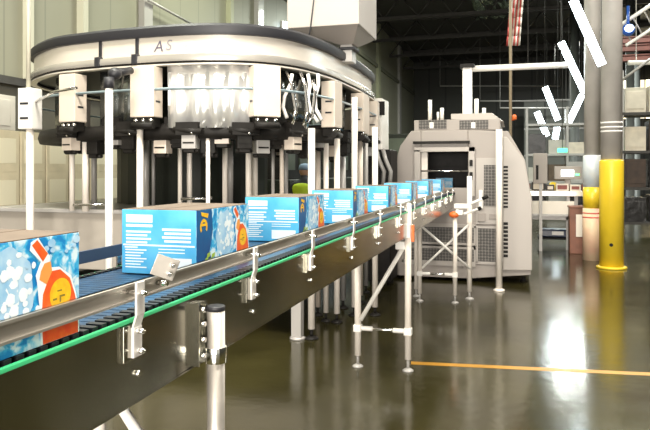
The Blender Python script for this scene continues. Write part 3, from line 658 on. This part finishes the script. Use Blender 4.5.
# level pipes across the dark far end
for i, (v, u0, u1, Z) in enumerate(((101, 480, 566, 41), (86, 440, 560, 46), (108, 500, 570, 38))):
    a_ = at(u0, v, Z); b_ = at(u1, v, Z); b_.z = a_.z
    o = MB().tube([a_, b_], .05, 8).tube([a_, (a_.x, a_.y, CEIL)], .015, 6).tube([b_, (b_.x, b_.y, CEIL)], .015, 6).build('level_pipe', M['greypost'])
    tag(o, 'thin grey level pipe across the dark far end, %s of three' % ('middle', 'topmost', 'lowest')[i], 'pipe', 'thin pipes at the far end')
# pale panelled partition behind the fluorescent tubes
pa = at(524, 60, 44); pb = at(606, 60, 44)
pw = MB().box(pa.x, pb.x, pa.y, pa.y+.2, 0, 6.4).build('partition', stripes('grey_partition_panels', (.17, .175, .155), (.04, .04, .036), 0, .5, .93))
tag(pw, 'pale grey panelled partition at the far end, behind the fluorescent tubes', 'partition')
for zz in (2.6, 4.4, 6.3): MB().box(pa.x, pb.x, pa.y-.08, pa.y, zz, zz+.12).build('rail', M['greypost'], pw)
# signal pole
q = at(510.5, 170, 15.6)
sp_ = thing('signal_pole', 'thin brown pole rising to the roof behind the machine, with an orange beacon', 'pole', (q.x, q.y, 0))
MB().tube([(q.x, q.y, 0), (q.x, q.y, CEIL)], .035, 12).build('pole', mat('tan_conduit', (.36, .28, .19), .5), sp_)
MB().lathe((q.x+.09, q.y-.03, H+50*15.6/650), [(.04, 0), (.05, .02), (.05, .10), (.02, .13)], 14).tube([(q.x, q.y, H+50*15.6/650), (q.x+.1, q.y-.03, H+50*15.6/650)], .015, 8).build('beacon', M['orange'], sp_)

# ---------------- fluorescent lights ----------------
tl = [((573, 0), (602, 65), 10), ((561, 42), (585, 93), 12.6), ((545, 87), (558, 120), 20.2), ((537, 112), (547, 136), 28), ((582, 95), (569, 122), 24), ((558, 124), (555, 139), 34)]
tn = ['largest slanted fluorescent tube, top right, in front of the grey columns', 'second largest slanted fluorescent tube, just below left of the biggest', 'third slanted fluorescent tube down the receding row',
      'fourth slanted fluorescent tube, small, down the row', 'slanted tube leaning the opposite way, just below the second largest', 'tiny far tube leaning the opposite way', 'tiniest farthest slanted fluorescent tube']
for ((u0, v0), (u1, v1), Z), lb in zip(tl, tn):
    a_ = at(u0, v0, Z); b_ = at(u1, v1, Z)
    d_ = (b_-a_).normalized(); up = Vector((0, 1, 0)); sd = d_.cross(up).normalized()
    t = thing('tube_light', lb, 'light', tuple((a_+b_)/2), 'slanted fluorescent tubes')
    MB().tube([a_, b_], max(.066, .0045*Z), 12).build('tube', M['tube'], t)  # radius widened to put the glow around the lamp into its shape
    m = MB(); o_ = Vector((0, .03+max(.066, .0045*Z), 0)); m.tube([a_+o_, b_+o_], .05, 8); m.build('housing', M['white'], t)
    MB().tube([a_+o_, Vector((a_.x, a_.y+.09, CEIL))], .006, 6).tube([b_+o_, Vector((b_.x, b_.y+.09, CEIL))], .006, 6).build('suspension_wire', M['blacksteel'], t)
for i, (u, v0, v1, dz) in enumerate(((261, 11, 29, 1), (285.5, 22, 32, 1))):
    a_ = atX(u, v0, WX+.12); b_ = atX(u, v1, WX+.12)
    t = thing('wall_lamp', ('taller' if i == 0 else 'shorter')+' bright upright lamp on the wall just above the black rim', 'lamp', tuple(a_), 'wall lamps above the ring')
    MB().tube([(a_.x, a_.y, a_.z), (a_.x, a_.y, b_.z)], .07, 12).build('tube', M['tube'], t)
    MB().box(WX, WX+.06, a_.y-.1, a_.y+.1, b_.z-.03, a_.z+.03).build('backplate', M['white'], t)

# ---------------- columns ----------------
cq = atz(611.5, 268); 
c1 = thing('yellow_column', 'thick round grey column sleeved in bright yellow at the bottom, standing in front', 'column', (cq.x, cq.y, 0), 'round columns')
MB().lathe((cq.x, cq.y, 1.86), [(.175, 0), (.175, CEIL-1.86)], 28).build('shaft', M['concrete_col'], c1)
MB().lathe((cq.x, cq.y, 0), [(.198, 0.02), (.198, 1.84), (.19, 1.87), (.17, 1.88)], 32).build('bollard_sleeve', M['yellow'], c1)['label'] = 'bright yellow guard sleeve'
MB().lathe((cq.x, cq.y, 0), [(.25, 0), (.25, .03), (.20, .04)], 32).build('base_ring', M['yellow'], c1)
MB().tube([(cq.x-.03, cq.y-.205, .42), (cq.x-.03, cq.y-.185, .42)], .03, 12).build('plug', M['dark'], c1)
m = MB()
for zz in (2.35, 2.42, 2.5): m.lathe((cq.x, cq.y, zz), [(.178, 0), (.178, .03)], 24)
m.build('tape', mat('pale_tape', (.75, .72, .7), .3), c1)
q = atz(593, 265); q = at(592.5, 170, 12.3)
c2 = thing('wrapped_column', 'grey column half hidden left of the yellow one, wrapped in white and yellow', 'column', (q.x, q.y, 0), 'round columns')
MB().lathe((q.x, q.y, 1.95), [(.15, 0), (.15, CEIL-1.95)], 28).build('shaft', M['concrete_col'], c2)
MB().lathe((q.x, q.y, 1.38), [(.17, 0), (.17, .58), (.15, .6)], 28).build('upper_wrap', mat('pale_blue_wrap', (.55, .66, .76), .3, 0, 0, 3, dark=(.8, .8, .8)), c2)['label'] = 'pale blue wrap'
MB().lathe((q.x, q.y, .98), [(.17, 0), (.17, .4)], 28).build('middle_wrap', M['yellow'], c2)['label'] = 'yellow wrap'
MB().lathe((q.x, q.y, .0), [(.175, 0), (.175, .98)], 28).build('lower_wrap', mat('tan_red_wrap', (.72, .55, .36), .5, 0, 0, 4, dark=(.7, .42, .3)), c2)['label'] = 'tan lower wrap with red bands'
m = MB()
for zz in (.80, .88): m.lathe((q.x, q.y, zz), [(.178, 0), (.178, .02)], 24)
m.build('red_band', mat('red_band', (.7, .1, .08), .5), c2)
M['slimcol'] = mat('dim_grey_column', (.09, .095, .09), .5, 0, .2, 3)
for i, (u, Z, r) in enumerate(((575, 30, .2), (630, 26, .16), (637, 34, .16))):
    q = at(u, 170, Z)
    o = MB().lathe((q.x, q.y, 0), [(r+.12, 0), (r+.12, .04), (r, .06), (r, CEIL)], 20).build('slim_column', M['slimcol'])
    tag(o, ('distant grey column behind the white panel stand', 'distant grey column right of the yellow one', 'farthest thin grey column at the right edge')[i], 'column', 'distant columns')

# ---------------- far packing line ----------------
LY = 14.6
pt = thing('packing_table', 'long table with cream skirt and white edge across the far aisle behind the columns', 'table', (2, LY, 0))
x0 = atY(519, 200, LY).x; x1 = atY(592, 200, LY).x
def zY(v, Y=LY, u=550): return atY(u, v, Y).z
MB().box(x0, x1+.1, LY, LY+.8, zY(196), zY(191)).build('table_top', M['fascia'], pt, .005)
MB().box(x0, x1-.35, LY-.02, LY+.02, zY(214), zY(201)).build('skirt', M['cream'], pt)
MB().box(x0, x1-.35, LY+.1, LY+.7, zY(220), zY(215)).build('lower_shelf', M['greypost'], pt)
m = MB(); n = 28
for i in range(n):
    xx = x0+(x1-.35-x0)*i/n; m.box(xx, xx+.035, LY-.025, LY+.02, zY(216), zY(214))
m.build('fringe', M['greypost'], pt)
for x in (x0+.1, x0+1.0, x1-.3): MB().box(x-.035, x+.035, LY+.1, LY+.17, 0, zY(196)).build('leg', M['greypost'], pt)
cols = [mat('dark_red_carton', (.22, .05, .04), .5, 0, .3, 8), mat('tan_pink_carton', (.42, .28, .22), .5, 0, .3, 8), mat('black_carton', (.03, .02, .02), .5), mat('pale_carton', (.6, .52, .44), .5)]
cn = ['dark red', 'pinkish tan', 'black', 'pale']
xx = x0+.05; i = 0
names_pos = ['by the beige machine', 'second from the beige machine', 'third from the beige machine', 'fourth from the beige machine', 'fifth from the beige machine', 'sixth from the beige machine', 'left of the white panel stand', 'under the white panel', 'right of the white panel', 'near the wrapped column', 'beside the wrapped column', 'behind the yellow column', 'just right of the yellow column', 'right of the yellow column', 'farther right of the yellow column', 'second from the right edge', 'at the right edge of the far table']
while xx < x1-.1 and i < 17:
    w_ = .17+.1*random.random(); h_ = .10+.1*random.random(); c_ = random.randrange(4)
    m = MB().box(xx, xx+w_, LY+.2, LY+.45, zY(191), zY(191)+h_); m.mi = 1; m.box(xx+.03, xx+w_-.03, LY+.196, LY+.2, zY(191)+.03, zY(191)+h_-.03)
    o = m.build('small_carton', [cols[c_], cols[(c_+1) % 4]], None, .004)
    tag(o, 'small %s carton on the far table, %s' % (cn[c_], names_pos[i]), 'carton', 'small cartons on the far table'); xx += w_+.03; i += 1
# white panel with screen on the table
q = atY(568, 180, LY+.5); ms = thing('control_monitor', 'boxy pale monitor on the far table showing a white screen', 'monitor', (q.x, LY+.5, zY(191)))
MB().box(q.x-.28, q.x+.28, LY+.5, LY+.66, H-.20, H+.08).box(q.x-.06, q.x+.06, LY+.55, LY+.62, zY(191), H-.2).build('housing', M['machine'], ms, .01)
MB().box(q.x-.14, q.x+.12, LY+.49, LY+.5, H-.14, H+.0).build('screen', mat('lit_screen', (.9, .95, 1), .3, emit=(.85, .97, 1), es=2.5), ms)
MB().box(q.x+.15, q.x+.23, LY+.49, LY+.5, H-.12, H-.08).build('indicator', mat('green_indicator', (.1, .8, .2), .3, emit=(.1, 1, .25), es=2.5), ms)
# exit light and pole
q = at(562.5, 150, 22)
o = thing('green_sign_light', 'small glowing green light hanging above the far table', 'light', tuple(q))
MB().box(q.x-.16, q.x+.16, q.y, q.y+.06, q.z-.08, q.z+.06).build('lens', mat('green_glow', (.05, .7, .2), .4, emit=(.05, 1, .3), es=3), o, .02)
MB().tube([(q.x, q.y+.03, q.z+.05), (q.x, q.y+.03, CEIL)], .01, 6).build('rod', M['blacksteel'], o)
# grey upright cabinet beside table
q = atY(541, 180, LY-.1)
o = thing('electrical_cabinet', 'narrow grey electrical cabinet on a post at the left end of the far table', 'cabinet', (q.x, LY-.2, 0))
MB().box(q.x-.16, q.x+.12, LY-.35, LY-.12, 1.42, 2.05).build('body', M['machine'], o, .01)
MB().box(q.x-.11, q.x-.06, LY-.36, LY-.35, 1.5, 1.8).build('vent', M['dark'], o)
MB().box(q.x-.04, q.x+.02, LY-.26, LY-.2, 0, 1.42).build('post', M['greypost'], o)
# yellow lamp
q = atY(554, 174, LY+.3); o = MB().lathe((q.x, LY+.3, zY(191)), [(.10, 0), (.10, .1), (.07, .16), (.02, .18)], 16).build('tape_roll', M['yellow']); o.location.y = .35
tag(o, 'small yellow dome on the far table left of the monitor', 'beacon')
# cart with dark bag under table
q = atz(556, 247)
ct = thing('utility_cart', 'low dark cart parked under the far table', 'cart', (q.x, q.y, 0))
MB().box(q.x-.38, q.x+.38, q.y, q.y+.6, .16, .20).build('deck', M['dark'], ct, .01)
m = MB()
for sx_ in (-.3, .3):
    for sy_ in (.06, .54): MB().tube([(q.x+sx_-.02, q.y+sy_, .07), (q.x+sx_+.02, q.y+sy_, .07)], .07, 16).box(q.x+sx_-.015, q.x+sx_+.015, q.y+sy_-.01, q.y+sy_+.01, .07, .17).build('wheel', M['rubber'], ct)
o = MB().box(q.x-.33, q.x+.30, q.y+.06, q.y+.5, .205, .38).build('tote', mat('navy_tote', (.02, .03, .07), .3, 0, .4, 8), None, .03); tag(o, 'dark navy tote lying on the low cart', 'tote')
MB().box(q.x-.08, q.x+.16, q.y+.052, q.y+.06, .26, .34).build('paper_label', M['white'], o)
# wooden crate / bins near the column
q = atz(577, 254); o = MB().box(q.x-.14, q.x+.16, q.y, q.y+.35, 0, .95).box(q.x-.16, q.x+.18, q.y-.02, q.y+.37, .93, .97).build('rust_bin', mat('rust_brown', (.25, .10, .06), .5, 0, .4, 4), None, .01)
tag(o, 'tall rusty brown bin standing left of the wrapped column', 'bin')
MB().box(q.x-.02, q.x+.10, q.y-.012, q.y, .35, .8).build('notice', M['cream'], o)
# storage rack and dark loads behind yellow column
rk = thing('storage_rack', 'dark storage rack loaded with goods at the right edge behind the yellow column', 'rack', (4.5, 17, 0))
rx0 = at(622, 170, 17).x; ry = at(622, 170, 17).y
for x in (rx0, rx0+1.2, rx0+2.4):
    for dy in (0, .9): MB().box(x-.04, x+.04, ry+dy-.04, ry+dy+.04, 0, 4.3).build('upright', M['greypost'], rk)
for zz in (.35, 1.25, 2.2, 3.2): MB().box(rx0-.04, rx0+2.44, ry-.05, ry+.95, zz-.07, zz).build('shelf', M['blacksteel'], rk)
lm = [mat('brown_wrapped_load', (.07, .04, .025), .5, 0, .6, 5), mat('black_wrapped_load', (.015, .013, .013), .25, 0, .5, 5, bump=.8), mat('red_load', (.45, .06, .04), .5, 0, .3, 6), mat('cream_load', (.7, .62, .5), .5, 0, .2, 5)]
ll = ['dark brown', 'black glossy', 'red', 'cream']
k_ = 0
for zi, (zz, lv) in enumerate(((0.35, 'lowest'), (1.25, 'second'), (2.2, 'third'), (3.2, 'top'))):
    for ci in range(4):
        c_ = (1, 1, 0, 2, 0, 1, 1, 2, 3, 0, 3, 3, 3, 3, 0, 3)[k_]; k_ += 1
        xx = rx0+.08+ci*.58; h_ = .62+.18*random.random()
        o = MB().box(xx, xx+.5, ry+.05, ry+.7, zz+.001, zz+h_).box(xx+.04, xx+.46, ry+.04, ry+.05, zz+.1, zz+h_-.1).build('wrapped_load', lm[c_], None, .04)
        tag(o, '%s load on the %s shelf of the right-hand rack, %s' % (ll[c_], lv, ('leftmost', 'second from left', 'third from left', 'rightmost')[ci]), 'package', 'loads on the right-hand rack')
# lighter rack far behind the packing table
ax = at(527, 170, 24); r2 = thing('storage_rack', 'distant open grey rack with pale and grey goods behind the far table', 'rack', (ax.x, ax.y, 0))
for x in (ax.x, ax.x+1.4, ax.x+2.8): MB().box(x-.04, x+.04, ax.y-.04, ax.y+.04, 0, 4.0).box(x-.04, x+.04, ax.y+.86, ax.y+.94, 0, 4.0).build('upright', M['greypost'], r2)
for zz in (.3, 1.3, 2.3, 3.4): MB().box(ax.x-.04, ax.x+2.84, ax.y-.05, ax.y+.95, zz-.08, zz).build('shelf', M['greypost'], r2)
gc = [M['greycarton'], lm[1], M['kraft'], lm[3], M['greypost']]; gn = ['pale grey', 'black', 'brown', 'cream', 'mid grey']
k_ = 0
for zz, lv in ((.3, 'lowest'), (1.3, 'second'), (2.3, 'third')):
    for ci in range(4):
        c_ = (1, 4, 1, 2, 0, 2, 4, 1, 1, 0, 3, 4)[k_]; k_ += 1; xx = ax.x+.06+ci*.69; h_ = .4+.35*random.random()
        o = MB().box(xx, xx+.6, ax.y+.05, ax.y+.7, zz+.001, zz+h_).box(xx+.2, xx+.4, ax.y+.045, ax.y+.05, zz+.12, zz+.28).build('stored_goods', gc[c_], None, .02)
        tag(o, '%s goods on the %s shelf of the distant grey rack, %s' % (gn[c_], lv, ('leftmost', 'second from left', 'third from left', 'rightmost')[ci]), 'package', 'goods on the distant grey rack')
# bright windows on far wall right
for i in range(5):
    x = at(600+i*22, 100, 46).x
    wdo = MB().box(x, x+1.9, 49.85, 49.99, 5.3, 8.0).build('window_%d' % (i+1), mat('frosted_daylight_window', (.9, .85, .7), .4, emit=(1, .90, .68), es=1.0)); struct(wdo)
    m = MB(); m.box(x-.08, x+1.98, 49.8, 49.86, 5.2, 5.3).box(x-.08, x+1.98, 49.8, 49.86, 8.0, 8.1).box(x-.08, x, 49.8, 49.86, 5.3, 8.0).box(x+1.9, x+1.98, 49.8, 49.86, 5.3, 8).box(x+.93, x+.97, 49.8, 49.86, 5.3, 8)
    m.build('window_frame', M['blacksteel'], wdo)
# right top: conveyor arms, lamp, red beams
for i, (v, dz) in enumerate(((48, 0), (58, 1), (40, 2))):
    z_ = H+(170-v)*20/650
    q = at(628, v, 20); o = MB().box(q.x-.2, q.x+5, q.y, q.y+.25, z_-.09, z_+.09).box(q.x-.2, q.x+5, q.y-.05, q.y+.3, z_+.07, z_+.1).build('red_beam', M['redsteel'])
    tag(o, 'dark red steel beam high at the right edge, %s of three' % ('middle', 'lowest', 'topmost')[i], 'beam', 'red beams at the right')
ga = at(622, 24, 13.5); gb = at(665, -4, 13.5)
gt = thing('overhead_gantry', 'white lattice arm rising to the right behind the yellow column, carrying a blue lamp', 'gantry', tuple(ga))
MB().tube([ga, gb], .04, 8).build('upper_rail', M['white'], gt)
MB().tube([ga+Vector((.08, 0, -.45)), gb+Vector((.08, 0, -.45))], .035, 8).build('lower_rail', M['white'], gt)
m = MB(); dd = gb-ga
for i in range(4):
    m.tube([ga+dd*(i/4), ga+dd*((i+.5)/4)+Vector((.08, 0, -.45))], .015, 6)
m.build('lattice', M['greypost'], gt)
MB().tube([gb, gb+Vector((0, 0, 4))], .02, 6).build('hanger', M['blacksteel'], gt)
lq = at(629, 29, 13.3); o = thing('blue_spot_lamp', 'round lamp in a blue housing at the upper right corner', 'lamp', tuple(lq))
MB().sphere(tuple(lq+Vector((0, .08, 0))), .13, (1, .8, 1)).tube([lq+Vector((0, .1, 0)), lq+Vector((0, .12, .5))], .03, 8).build('housing', mat('blue_housing', (.03, .10, .40), .3), o)
MB().sphere(tuple(lq+Vector((.0, -.03, .01))), .085, (1, .6, .9)).build('lens', mat('lamp_lens', (.9, .97, 1), .2, emit=(.8, .93, 1), es=5), o)
q0 = at(628, 63, 16); o = MB().tube([q0, q0+Vector((4.5, .5, 0))], .06, 10).tube([q0+Vector((0.2, .1, 0)), (q0.x+.2, q0.y+.1, CEIL)], .01, 6).build('white_pipe', M['white']); tag(o, 'white pipe running right from behind the columns at the right edge', 'pipe')
q0 = at(622, 80, 15); o = MB().tube([q0, at(668, 46, 15)], .03, 8).build('diagonal_brace', M['greypost']); tag(o, 'thin grey brace slanting up at the right edge', 'brace')

# ---------------- left background ----------------
M['conduit'] = mat('pale_conduit', (.50, .48, .38), .45)
# conduits on the wall
for i, (u, wd, v1, mt) in enumerate(((30, .045, 83, 'conduit'), (84, .07, 60, 'conduit'), (147, .16, 70, 'greypost'), (260, .22, 90, 'greypost'), (231, .10, 90, 'wallpost'), (400, .35, 130, 'greypost'), (379, .3, 130, 'wallpost'))):
    if mt == 'wallpost' and 'wallpost' not in M: M['wallpost'] = mat('wall_post', (.33, .33, .22), .5)
    q = atX(u, 30, WX+.1)
    o = MB().box(WX+.0, WX+.14, q.y-wd, q.y+wd, 3.15, CEIL).build('wall_post', M[mt])
    tag(o, ('narrow cream post on the wall at far left', 'second cream wall post from the left, above the ring', 'grey wall post above the lettering on the ring', 'wide grey wall post beside the bright wall lamps', 'olive wall post above the middle of the ring', 'far grey wall post right of the hopper', 'far olive wall post beside the hopper')[i], 'post', 'posts on the left wall')
q0 = atX(148, 0, WX+.2); q1 = atX(192, 24, WX+.2)
o = MB().tube([q0, q1], .03, 8).build('diagonal_pipe', M['greypost']); tag(o, 'thin diagonal pipe on the pale wall above the ring', 'pipe')
# carton shelf
sh = thing('carton_shelf', 'long dark shelf by the left wall holding cream cartons', 'shelf', (-7, 8, 0))
MB().box(-7.4, -6.55, 5.8, 10.2, 1.03, 1.10).build('shelf_board', M['greypost'], sh)
for y in (5.9, 10.1):
    for x in (-7.3, -6.65): MB().box(x-.04, x+.04, y-.04, y+.04, 0, 1.03).build('leg', M['greypost'], sh)
MB().box(-7.38, -6.62, 5.85, 10.15, .1, .16).build('lower_shelf', M['greypost'], sh)
for r in range(2):
    for c in range(8):
        y = 6.0+c*.52; z = 1.101+r*.572
        m = MB().box(-7.25, -6.65, y, y+.48, z, z+.57); m.mi = 1; m.box(-6.652, -6.648, y+.06, y+.42, z+.12, z+.46)
        o = m.build('cream_carton', [M['carton'], mat('carton_sheet', (.72, .66, .5), .5)] if not (r or c) else [M['carton'], bpy.data.materials['carton_sheet']], None, .012)
        tag(o, 'cream carton on the wall shelf, %s row, %s from the left' % (('lower', 'upper')[r], ('first', 'second', 'third', 'fourth', 'fifth', 'sixth', 'seventh', 'eighth')[c]), 'carton', 'cream cartons on the wall shelf')
o = MB().box(-7.25, -6.65, 6.6, 7.45, 2.245, 2.72).box(-6.65, -6.64, 6.7, 7.35, 2.3, 2.66).build('grey_carton', M['greycarton'], None, .01); tag(o, 'pale grey carton alone on top of the cream cartons at far left', 'carton')
# dark equipment line behind the ring
eq = thing('dark_filling_machine', 'long dark green machine standing behind the ring posts', 'machine', (-6, 15, 0))
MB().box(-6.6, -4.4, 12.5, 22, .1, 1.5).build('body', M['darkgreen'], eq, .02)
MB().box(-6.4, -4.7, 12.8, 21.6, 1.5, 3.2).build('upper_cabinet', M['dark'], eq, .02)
m = MB()
for i in range(9): m.box(-4.70, -4.66, 13.0+i*.95, 13.6+i*.95, 1.7, 3.0)
m.build('door', mat('green_grey_panel', (.10, .12, .09), .35, .2, .4, 3), eq)
for y in (12.7, 21.8):
    for x in (-6.5, -4.5): MB().box(x-.06, x+.06, y-.06, y+.06, 0, .1).build('foot', M['dark'], eq)
o = thing('control_cabinet', 'dark cabinet directly behind the ring machine', 'cabinet', (-2.6, 13.5, 0))
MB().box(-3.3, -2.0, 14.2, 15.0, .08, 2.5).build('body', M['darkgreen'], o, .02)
MB().box(-3.2, -2.1, 14.18, 14.2, .2, 2.4).build('door', bpy.data.materials['green_grey_panel'], o); MB().box(-2.25, -2.18, 14.12, 14.18, 1.2, 1.45).build('handle', M['chrome'], o)
MB().box(-3.3, -2.0, 14.25, 14.95, 0, .08).build('plinth', M['dark'], o)
# dark bulky valve frame between ring and the beige machine
q = at(385, 150, 9.6)
o = thing('valve_frame', 'dark valve assembly with grey hoses between the ring and the beige machine', 'machine', (q.x, q.y, 0))
MB().box(q.x-.28, q.x+.10, q.y-.1, q.y+.5, .06, 2.0).build('body', M['dark'], o, .02)
MB().box(q.x-.22, q.x-.02, q.y-.12, q.y+.4, 2.0, 2.75).build('riser_box', M['white'], o, .01)
MB().box(q.x-.20, q.x+.02, q.y-.14, q.y-.12, 2.5, 2.7).build('panel', M['dark'], o)
for i in range(2):
    a_ = Vector((q.x-.1+i*.1, q.y-.16, 2.0)); MB().tube([a_, a_+Vector((.05, -.05, -.15)), a_+Vector((.12, -.02, -.32)), a_+Vector((.10, 0, -.55))], .03, 8).build('hose', M['greypost'], o)
for x in (-.22, .04): MB().lathe((q.x+x, q.y+.2, 0), [(.05, 0), (.05, .06)], 10).build('foot', M['dark'], o)
# yellow post behind
q = at(260, 185, 11.5); o = MB().lathe((q.x, q.y, 0), [(.14, 0), (.14, .03), (.08, .04), (.08, 1.58), (.04, 1.64)], 18).build('yellow_bollard', M['yellow']); tag(o, 'narrow yellow bollard standing behind the ring posts', 'bollard')

# ceiling detail: flag and crinkled foil insulation
fa = at(510, -14, 18)
fl = MB(); n = 13; W_ = .9; Hh = 1.7
fm = [mat('flag_red', (.45, .05, .04), .7), mat('flag_white', (.6, .52, .45), .7)]
for i in range(8):
    fl.mi = i % 2
    for j in range(6):
        def fz(a_, b_): return (fa.x+a_*.045+.02-b_*.02, fa.y+.04*math.sin(a_*1.3+b_), fa.z-.1-b_*.26)
        vs = [fl.bm.verts.new(c) for c in (fz(i, j), fz(i+1, j), fz(i+1, j+1), fz(i, j+1))]; f = fl.bm.faces.new(vs); f.material_index = i % 2; f.smooth = True
o = fl.build('hanging_flag', fm); sl = o.modifiers.new('thick', 'SOLIDIFY'); sl.thickness = .006
MB().tube([(fa.x-.05, fa.y, fa.z-.09), (fa.x+.45, fa.y, fa.z-.09)], .02, 8).tube([(fa.x+.1, fa.y, fa.z-.09), (fa.x+.1, fa.y, CEIL)], .008, 6).tube([(fa.x+.4, fa.y, fa.z-.09), (fa.x+.4, fa.y, CEIL)], .008, 6).build('flag_pole', M['blacksteel'], o)
tag(o, 'red and white striped flag hanging from the roof beside the thin pole', 'flag')
q = at(494, 12, 30); m = MB(); nx_, ny_ = 14, 16; G_ = []
for i in range(nx_):
    G_.append([m.bm.verts.new((q.x-1.1+i*.17+.05*random.random(), q.y-2+j*.5, q.z+.9-.06*i*0+.25*random.random()-abs(i-7)*.02)) for j in range(ny_)])
for i in range(nx_-1):
    for j in range(ny_-1): m.bm.faces.new((G_[i][j], G_[i+1][j], G_[i+1][j+1], G_[i][j+1]))
o = m.build('foil_insulation', mat('crinkled_foil', (.45, .55, .42), .25, .8, .4, 3)); o.modifiers.new('thick', 'SOLIDIFY').thickness = .02
MB().tube([(q.x, q.y, q.z+.9), (q.x, q.y, CEIL)], .02, 6).build('hanger', M['blacksteel'], o)
tag(o, 'crinkled greenish foil sheet hanging under the dark roof left of the flag', 'insulation')

# ---------------- worker ----------------
q = at(303.5, 180, 12.0); wx, wy = q.x, q.y
pr = thing('person', 'worker in blue-grey cap and yellow-green vest facing away, behind the third box', 'person', (wx, wy, 0))
def skin_fig(name, verts, edges, mtl, parent, sub=2, root=0):
    me = bpy.data.meshes.new(name); me.from_pydata([v[0] for v in verts], edges, []); me.materials.append(mtl)
    o = bpy.data.objects.new(name, me); COL.objects.link(o); o.parent = parent
    sk = o.modifiers.new('skin', 'SKIN'); sk.use_smooth_shade = True
    for i, v in enumerate(verts):
        r = v[1] if isinstance(v[1], tuple) else (v[1], v[1]); me.skin_vertices[0].data[i].radius = r
        me.skin_vertices[0].data[i].use_root = (i == root)
    o.modifiers.new('sub', 'SUBSURF').levels = sub; o.modifiers['sub'].render_levels = sub
    return o
skin_m = mat('skin', (.45, .26, .17), .5); 
V_ = [((0, 0, .90), (.15, .10)), ((0, .0, 1.08), (.14, .10)), ((0, -.02, 1.28), (.17, .11)), ((0, .0, 1.40), (.10, .08)), ((0, .03, 1.47), .055), ((0, .06, 1.56), (.075, .09)), ((0, .06, 1.66), (.07, .085)),
      ((-.19, 0, 1.36), .06), ((-.25, .05, 1.12), .045), ((-.20, .25, 1.05), .035), ((-.18, .32, 1.04), .03),
      ((.19, 0, 1.36), .06), ((.25, .05, 1.12), .045), ((.20, .25, 1.05), .035), ((.18, .32, 1.04), .03),
      ((-.09, 0, .84), .085), ((-.10, .01, .48), .06), ((-.10, -.02, .09), .045), ((-.10, .12, .04), .04),
      ((.09, 0, .84), .085), ((.10, .01, .48), .06), ((.10, -.02, .09), .045), ((.10, .12, .04), .04)]
E_ = [(0, 1), (1, 2), (2, 3), (3, 4), (4, 5), (5, 6), (3, 7), (7, 8), (8, 9), (9, 10), (3, 11), (11, 12), (12, 13), (13, 14), (0, 15), (15, 16), (16, 17), (17, 18), (0, 19), (19, 20), (20, 21), (21, 22)]
skin_fig('body', V_, E_, mat('dark_work_clothes', (.05, .055, .07), .7), pr)
V2 = [((0, 0, .98), (.165, .12)), ((0, 0, 1.12), (.165, .12)), ((0, -.02, 1.30), (.25, .15)), ((0, 0, 1.41), (.17, .11))]
skin_fig('vest', V2, [(0, 1), (1, 2), (2, 3)], mat('hi_vis_fabric', (.62, .85, .04), .6, emit=None), pr)
MB().sphere((wx, wy+.06, 1.595), .10, (.85, 1, 1.15)).sphere((wx-.088, wy+.06, 1.59), .022, (.5, 1, 1.4)).sphere((wx+.088, wy+.06, 1.59), .022, (.5, 1, 1.4)).sphere((wx, wy+.165, 1.585), .018).build('head', skin_m, pr)
MB().lathe((wx, wy+.06, 1.62), [(.104, 0), (.108, .03), (.095, .08), (.06, .11), (.01, .12)], 20).prism([(wx-.07, wy+.13), (wx+.07, wy+.13), (wx+.05, wy+.23), (wx-.05, wy+.23)], .012, 'Z', 1.62).build('cap', mat('blue_grey_cap', (.22, .32, .46), .7), pr)
for s_ in (-1, 1):
    m = MB(); m.sphere((wx+s_*.18, wy+.36, 1.035), .036, (.8, 1.2, .5))
    for f_ in range(4): m.tube([(wx+s_*.18-.025+f_*.017, wy+.39, 1.035), (wx+s_*.18-.026+f_*.018, wy+.43+.008*(f_ in (1, 2)), 1.03), (wx+s_*.18-.026+f_*.018, wy+.455, 1.01)], .0085, 8)
    m.tube([(wx+s_*.15, wy+.35, 1.035), (wx+s_*.13, wy+.385, 1.03), (wx+s_*.13, wy+.41, 1.02)], .009, 8)
    m.build('hand', skin_m, pr)
pr.scale = (1.05, 1.05, 1.05)
